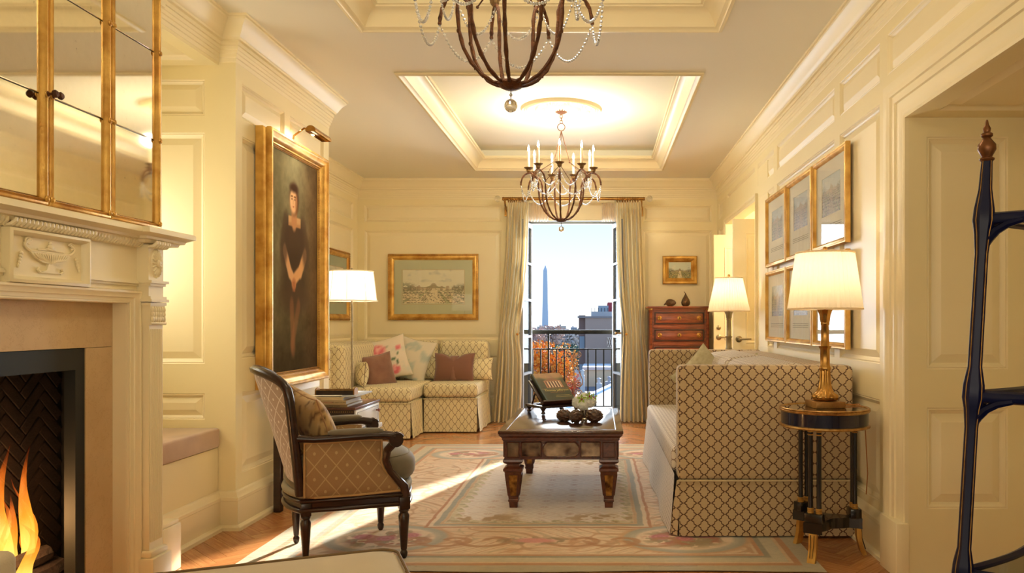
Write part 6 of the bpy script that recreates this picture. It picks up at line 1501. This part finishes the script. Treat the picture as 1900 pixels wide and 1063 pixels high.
pts = []; angs = [math.atan2(-.160, -.108), math.atan2(-.012, .200), math.atan2(.172, -.092)]
for k in range(3):
    a = angs[k] % (2*PI); c = angs[(k+1) % 3] % (2*PI); c = c if c > a else c+2*PI
    d = Vector((math.cos(a), math.sin(a))); n = Vector((-d.y, d.x))
    pts += [tuple(d*.182-n*.048), tuple(d*.182+n*.048)]
    for i in range(1, 10):
        t_ = i/10; aa = a+(c-a)*t_; r = .165-.105*math.sin(PI*t_)**.8; pts.append((r*math.cos(aa), r*math.sin(aa)))
G(MB().prism(pts, .145, .198), 'lower_platform', M['black'], smooth=0)
def table_lamp(loc, lb, body, sc, rb, rt, zb_, zt2, pw, rz):
    t_ = thing('table_lamp', lb, 'lamp', loc, rz); z0 = loc[2]
    P = lambda b, n, m, p=None, **k: b.obj(n, m, p or t_, local=True, **k)
    P(MB().rbox(-.078, .078, -.078, .078, 0, .034, .003), 'plinth', M['golddark'] if body is M['brass'] else body)
    fl8 = lambda a, z: 1+.06*math.cos(10*a)
    P(MB().lathe([(.030, .034), (.058, .038), (.067, .050), (.064, .066), (.045, .078), (.034, .10), (.028, .14), (.026, .20)], 60, flute=fl8), 'lotus_base', body, smooth=50)
    h = zb_-z0
    P(MB().lathe([(.026, .19), (.031, .20), (.029, .21), (.025, .22), (.024, .30), (.034, .318), (.026, .315), (.022, .32), (.020, h-.085), (.024, h-.08), (.022, h-.07)], 40, flute=lambda a, z: 1+.05*math.cos(8*a)), 'stem', body, smooth=50)
    P(MB().lathe([(.021, h-.075), (.026, h-.06), (.028, h-.035), (.036, h-.012), (.042, h-.004), (.036, h-.004), (.012, h-.012), (0, h-.010)], 40, flute=lambda a, z: 1+.06*math.cos(8*a)*(z > h-.04)), 'capital', body, smooth=50)
    P(MB().tube([(0, 0, h-.01), (0, 0, h+.09)], .006, 8), 'socket', M['brass'])
    shade(t_, h, zt2-z0, rb, rt, 84, .021, M['lampshade'])
    P(MB().tube([(-rt, 0, zt2-z0-.004), (rt, 0, zt2-z0-.004)], .002, 5).tube([(0, -rt, zt2-z0-.004), (0, rt, zt2-z0-.004)], .002, 5).tube([(0, 0, h), (0, 0, zt2-z0+.01)], .003, 5), 'harp', M['brass'])
    P(MB().sph((0, 0, zt2-z0+.022), .013, 12, 8).lathe([(.006, zt2-z0), (.009, zt2-z0+.008), (.005, zt2-z0+.012)], 10), 'finial', M['brass'])
    bulb(t_, h+.12, pw, (1, .88, .68)); return t_
table_lamp((1.175, 3.985, .7585), 'tall gilt palm-column table lamp with pleated cream shade on the round table', M['brass'], 1, .188, .147, 1.270, 1.560, 2.8, R(6))
t2 = thing('lamp_table', 'small dark round table behind the far sofa arm carrying the second lamp', 'side table', (1.17, 7.03, 0))
MB().lathe([(0, .735), (.20, .735), (.21, .745), (.20, .755), (0, .755)], 40).obj('top', DWm, t2, local=True); MB().lathe([(.15, 0), (.15, .02), (.04, .05), (.025, .1), (.022, .6), (.04, .735)], 24).obj('pedestal', DWm, t2, local=True)
table_lamp((1.185, 7.0, .7555), 'pewter column table lamp with pleated cream shade behind the far end of the sofa', M['nickel'], 1, .187, .122, 1.303, 1.605, 3.0, 0)
cord = MB().tube([(1.24, 4.02, .765), (1.33, 4.05, .764), (1.385, 4.08, .765), (1.41, 4.07, .72), (1.42, 4.05, .4), (1.43, 4.10, .28)], .003, 6).obj('power_cord', pm('gold_cord', (176, 110, 50), .4)); tag(cord, 'golden lamp cord trailing over the back edge of the round table', 'cord')

# ================================================================== CHEST OF DRAWERS
cd = thing('chest_of_drawers', 'tall mahogany chest of drawers with brass ring pulls right of the window', 'chest of drawers', (.935, 9.16, 0))
x0, x1, y0 = .590, 1.280, 8.95
MB().box(x0, x1, y0+.012, 9.37, .08, 1.352).obj('carcass', M['mahogany'], cd, smooth=0)
MB().rbox(x0-.028, x1+.022, y0-.03, 9.372, 1.366, 1.388, .006).rbox(x0-.012, x1+.010, y0-.014, 9.372, 1.350, 1.368, .004).obj('top', M['mahogany'], cd)
for x in (x0+.012, x1-.012):
    b = MB().lathe([(.024, .08), (.024, .12), (.019, .13), (.019, 1.31), (.024, 1.32), (.026, 1.352)], 20, T(x, y0+.005, 0), flute=lambda a, z: 1+.05*math.cos(10*a)*(.14 < z < 1.3)); b.obj('corner_column', M['mahogany'], cd)
    MB().lathe([(.0265, 1.345), (.029, 1.352), (.0265, 1.360)], 16, T(x, y0+.002, 0)).obj('brass_collar', M['brass'], cd)
for k in range(6):
    z1 = 1.325-.200*k; z0_ = z1-.150
    d = MB().rbox(x0+.048, x1-.048, y0-.002, y0+.014, z0_, z1, .004, 2).obj('drawer', M['mahogany'], cd)
    MB().frame(x1-x0-.11, z1-z0_-.014, [(0, 0), (.002, .006), (.010, .006), (.014, 0)], frameM(((x0+x1)/2, y0-.002, (z0_+z1)/2), (1, 0, 0), (0, 0, 1))).obj('drawer_moulding', DWm, d)
    for xx in (x0+.115, x1-.115):
        Mp = frameM((xx, y0-.003, (z0_+z1)/2), (1, 0, 0), (0, 0, 1)); p = MB().lathe([(.027, 0), (.027, .002), (.020, .004), (.008, .008), (0, .010)], 20, Mp).obj('back_plate', M['brass'], d)
        MB().torus(.018, .003, Mp @ T(0, -.002, .008), 20, 6).obj('ring_pull', M['brass'], d)
    Mp = frameM(((x0+x1)/2, y0-.003, (z0_+z1)/2), (1, 0, 0), (0, 0, 1)); MB().lathe([(.024, 0), (.024, .002), (.016, .004), (0, .004)], 20, Mp).obj('escutcheon', M['brass'], d); MB().box(-.003, .003, -.011, .006, .004, .0048, Mp).sph((0, .006, .004), (.005, .005, .001), 8, 6, Mp).obj('keyhole', M['black'], d)
    if k: MB().rbox(x0+.040, x1-.040, y0+.004, y0+.013, z1+.006, z1+.044, .003, 1).obj('rail', M['mahogany'], cd)
MB().rbox(x0-.01, x1+.01, y0-.012, 9.37, .0, .085, .006).obj('plinth', M['mahogany'], cd)
gm = pm('bronze_gourd', (112, 82, 46), .45, .3, var=(70, 48, 28), vs=60, bump=.7, bs=130)
ZC = 1.3885
g1 = thing('gourd', 'dark bronze rounded gourd lying on its side on the chest', 'ornament', (.845, 9.03, ZC)); MB().sph((0, 0, .042), (.062, .048, .044), 24, 16, fn=lambda p: (p[0], p[1]*(1-.1*p[0]), p[2]*(1-.18*p[0]))).obj('body', gm, g1, local=True)
MB().tube([(-.055, 0, .035), (-.072, -.004, .024), (-.084, -.004, .014)], [.014, .009, .004], 8).obj('stem', gm, g1, local=True)
g2 = thing('gourd', 'dark bronze pear-shaped gourd standing upright on the chest', 'ornament', (1.018, 9.03, ZC)); MB().lathe([(.001, 0), (.030, .001), (.048, .020), (.054, .045), (.046, .075), (.026, .110), (.012, .135), (.005, .150)], 24, flute=lambda a, z: 1+.03*math.cos(5*a)).obj('body', gm, g2, local=True)
MB().tube([(0, 0, .145), (-.008, 0, .162), (-.020, 0, .176)], [.006, .004, .002], 7).obj('stem', gm, g2, local=True)

# ================================================================== ETAGERE (right edge)
et = thing('etagere', 'dark navy lacquered open shelf stand with gilt edges at the right edge of the frame', 'shelf', (1.25, 1.88, 0))
lq = M['lacquer']; PT = {'l': Vector((.945, 1.90)), 'b': Vector((1.275, 2.16)), 'r': Vector((1.62, 1.92)), 'f': Vector((1.30, 1.58))}; cen = Vector((1.285, 1.89))
def lean(p, z): q = (cen-p).normalized(); return p+q*(z-1.6)*.058+q*.017
SH = (.13, .572, 1.012, 1.452)
for k, p in PT.items():
    zs = [0, .02, .06, .12, .16, .5, .545, .572, .60, .64, .94, .985, 1.012, 1.045, 1.09, 1.37, 1.42, 1.452, 1.48, 1.53, 1.60]
    rs_ = [.020, .023, .018, .020, .018, .0165, .022, .027, .025, .017, .0165, .021, .027, .026, .0175, .0165, .021, .027, .025, .0165, .0135]
    P_ = [(*lean(p, z), z) for z in zs]
    po_ = MB().tube(P_, rs_, 8).obj('post', lq, et, smooth=25)
    b = MB()
    for s_ in range(0, 8, 2):
        a = 2*PI*(s_+.5)/8; b.tube([(x+r*math.cos(a)*.94, y+r*math.sin(a)*.94, z) for (x, y, z), r in zip(P_, rs_)], .0014, 4)
    b.obj('gilt_edge_line', M['goldline'], po_)
    q = lean(p, 1.6)
    MB().lathe([(.012, 1.598), (.017, 1.602), (.018, 1.606), (.012, 1.610), (.015, 1.616), (.0215, 1.628), (.021, 1.640), (.012, 1.652), (.009, 1.657), (.014, 1.662), (.014, 1.667), (.008, 1.672), (.0095, 1.680), (.005, 1.690), (.003, 1.700), (0, 1.704)], 20, T(q.x, q.y, 0)).obj('finial', pm('bronze_finial', (120, 76, 44), .35, .6), et)
ks = ['l', 'b', 'r', 'f']
for z in SH:
    Q = [lean(PT[k], z) for k in ks]; poly = []
    for i in range(4):
        a, c = Q[i], Q[(i+1) % 4]
        for t_ in np.linspace(0, 1, 10)[:-1]: m_ = a.lerp(c, t_); poly.append(tuple(m_.lerp(cen, .10*math.sin(PI*t_))))
    sf_ = MB().prism(poly, z-.004, z+.010).obj('shelf', pm('dark_glossy_shelf', (22, 18, 16), .1, 0, Coat_Weight=.6), et, smooth=0)
    MB().tube([(x, y, z+.004) for x, y in poly], .0155, 8, True).obj('shelf_rail', lq, et, smooth=40)
    MB().tube([(cen.x+(x-cen.x)*1.04, cen.y+(y-cen.y)*1.04, z+.010) for x, y in poly], .0016, 4, True).obj('gilt_line', M['goldline'], et)
    for i in range(4):
        b = MB()
        for c in (Q[(i+1) % 4], Q[i-1]):
            a = Q[i]; d = (c-a).normalized(); b.tube([(*(a+d*s_), z+dz) for s_, dz in ((.0, -.062), (.012, -.045), (.03, -.026), (.055, -.012), (.09, -.004))], [.012, .012, .011, .010, .007], 7)
        b.obj('corner_bracket', lq, et)
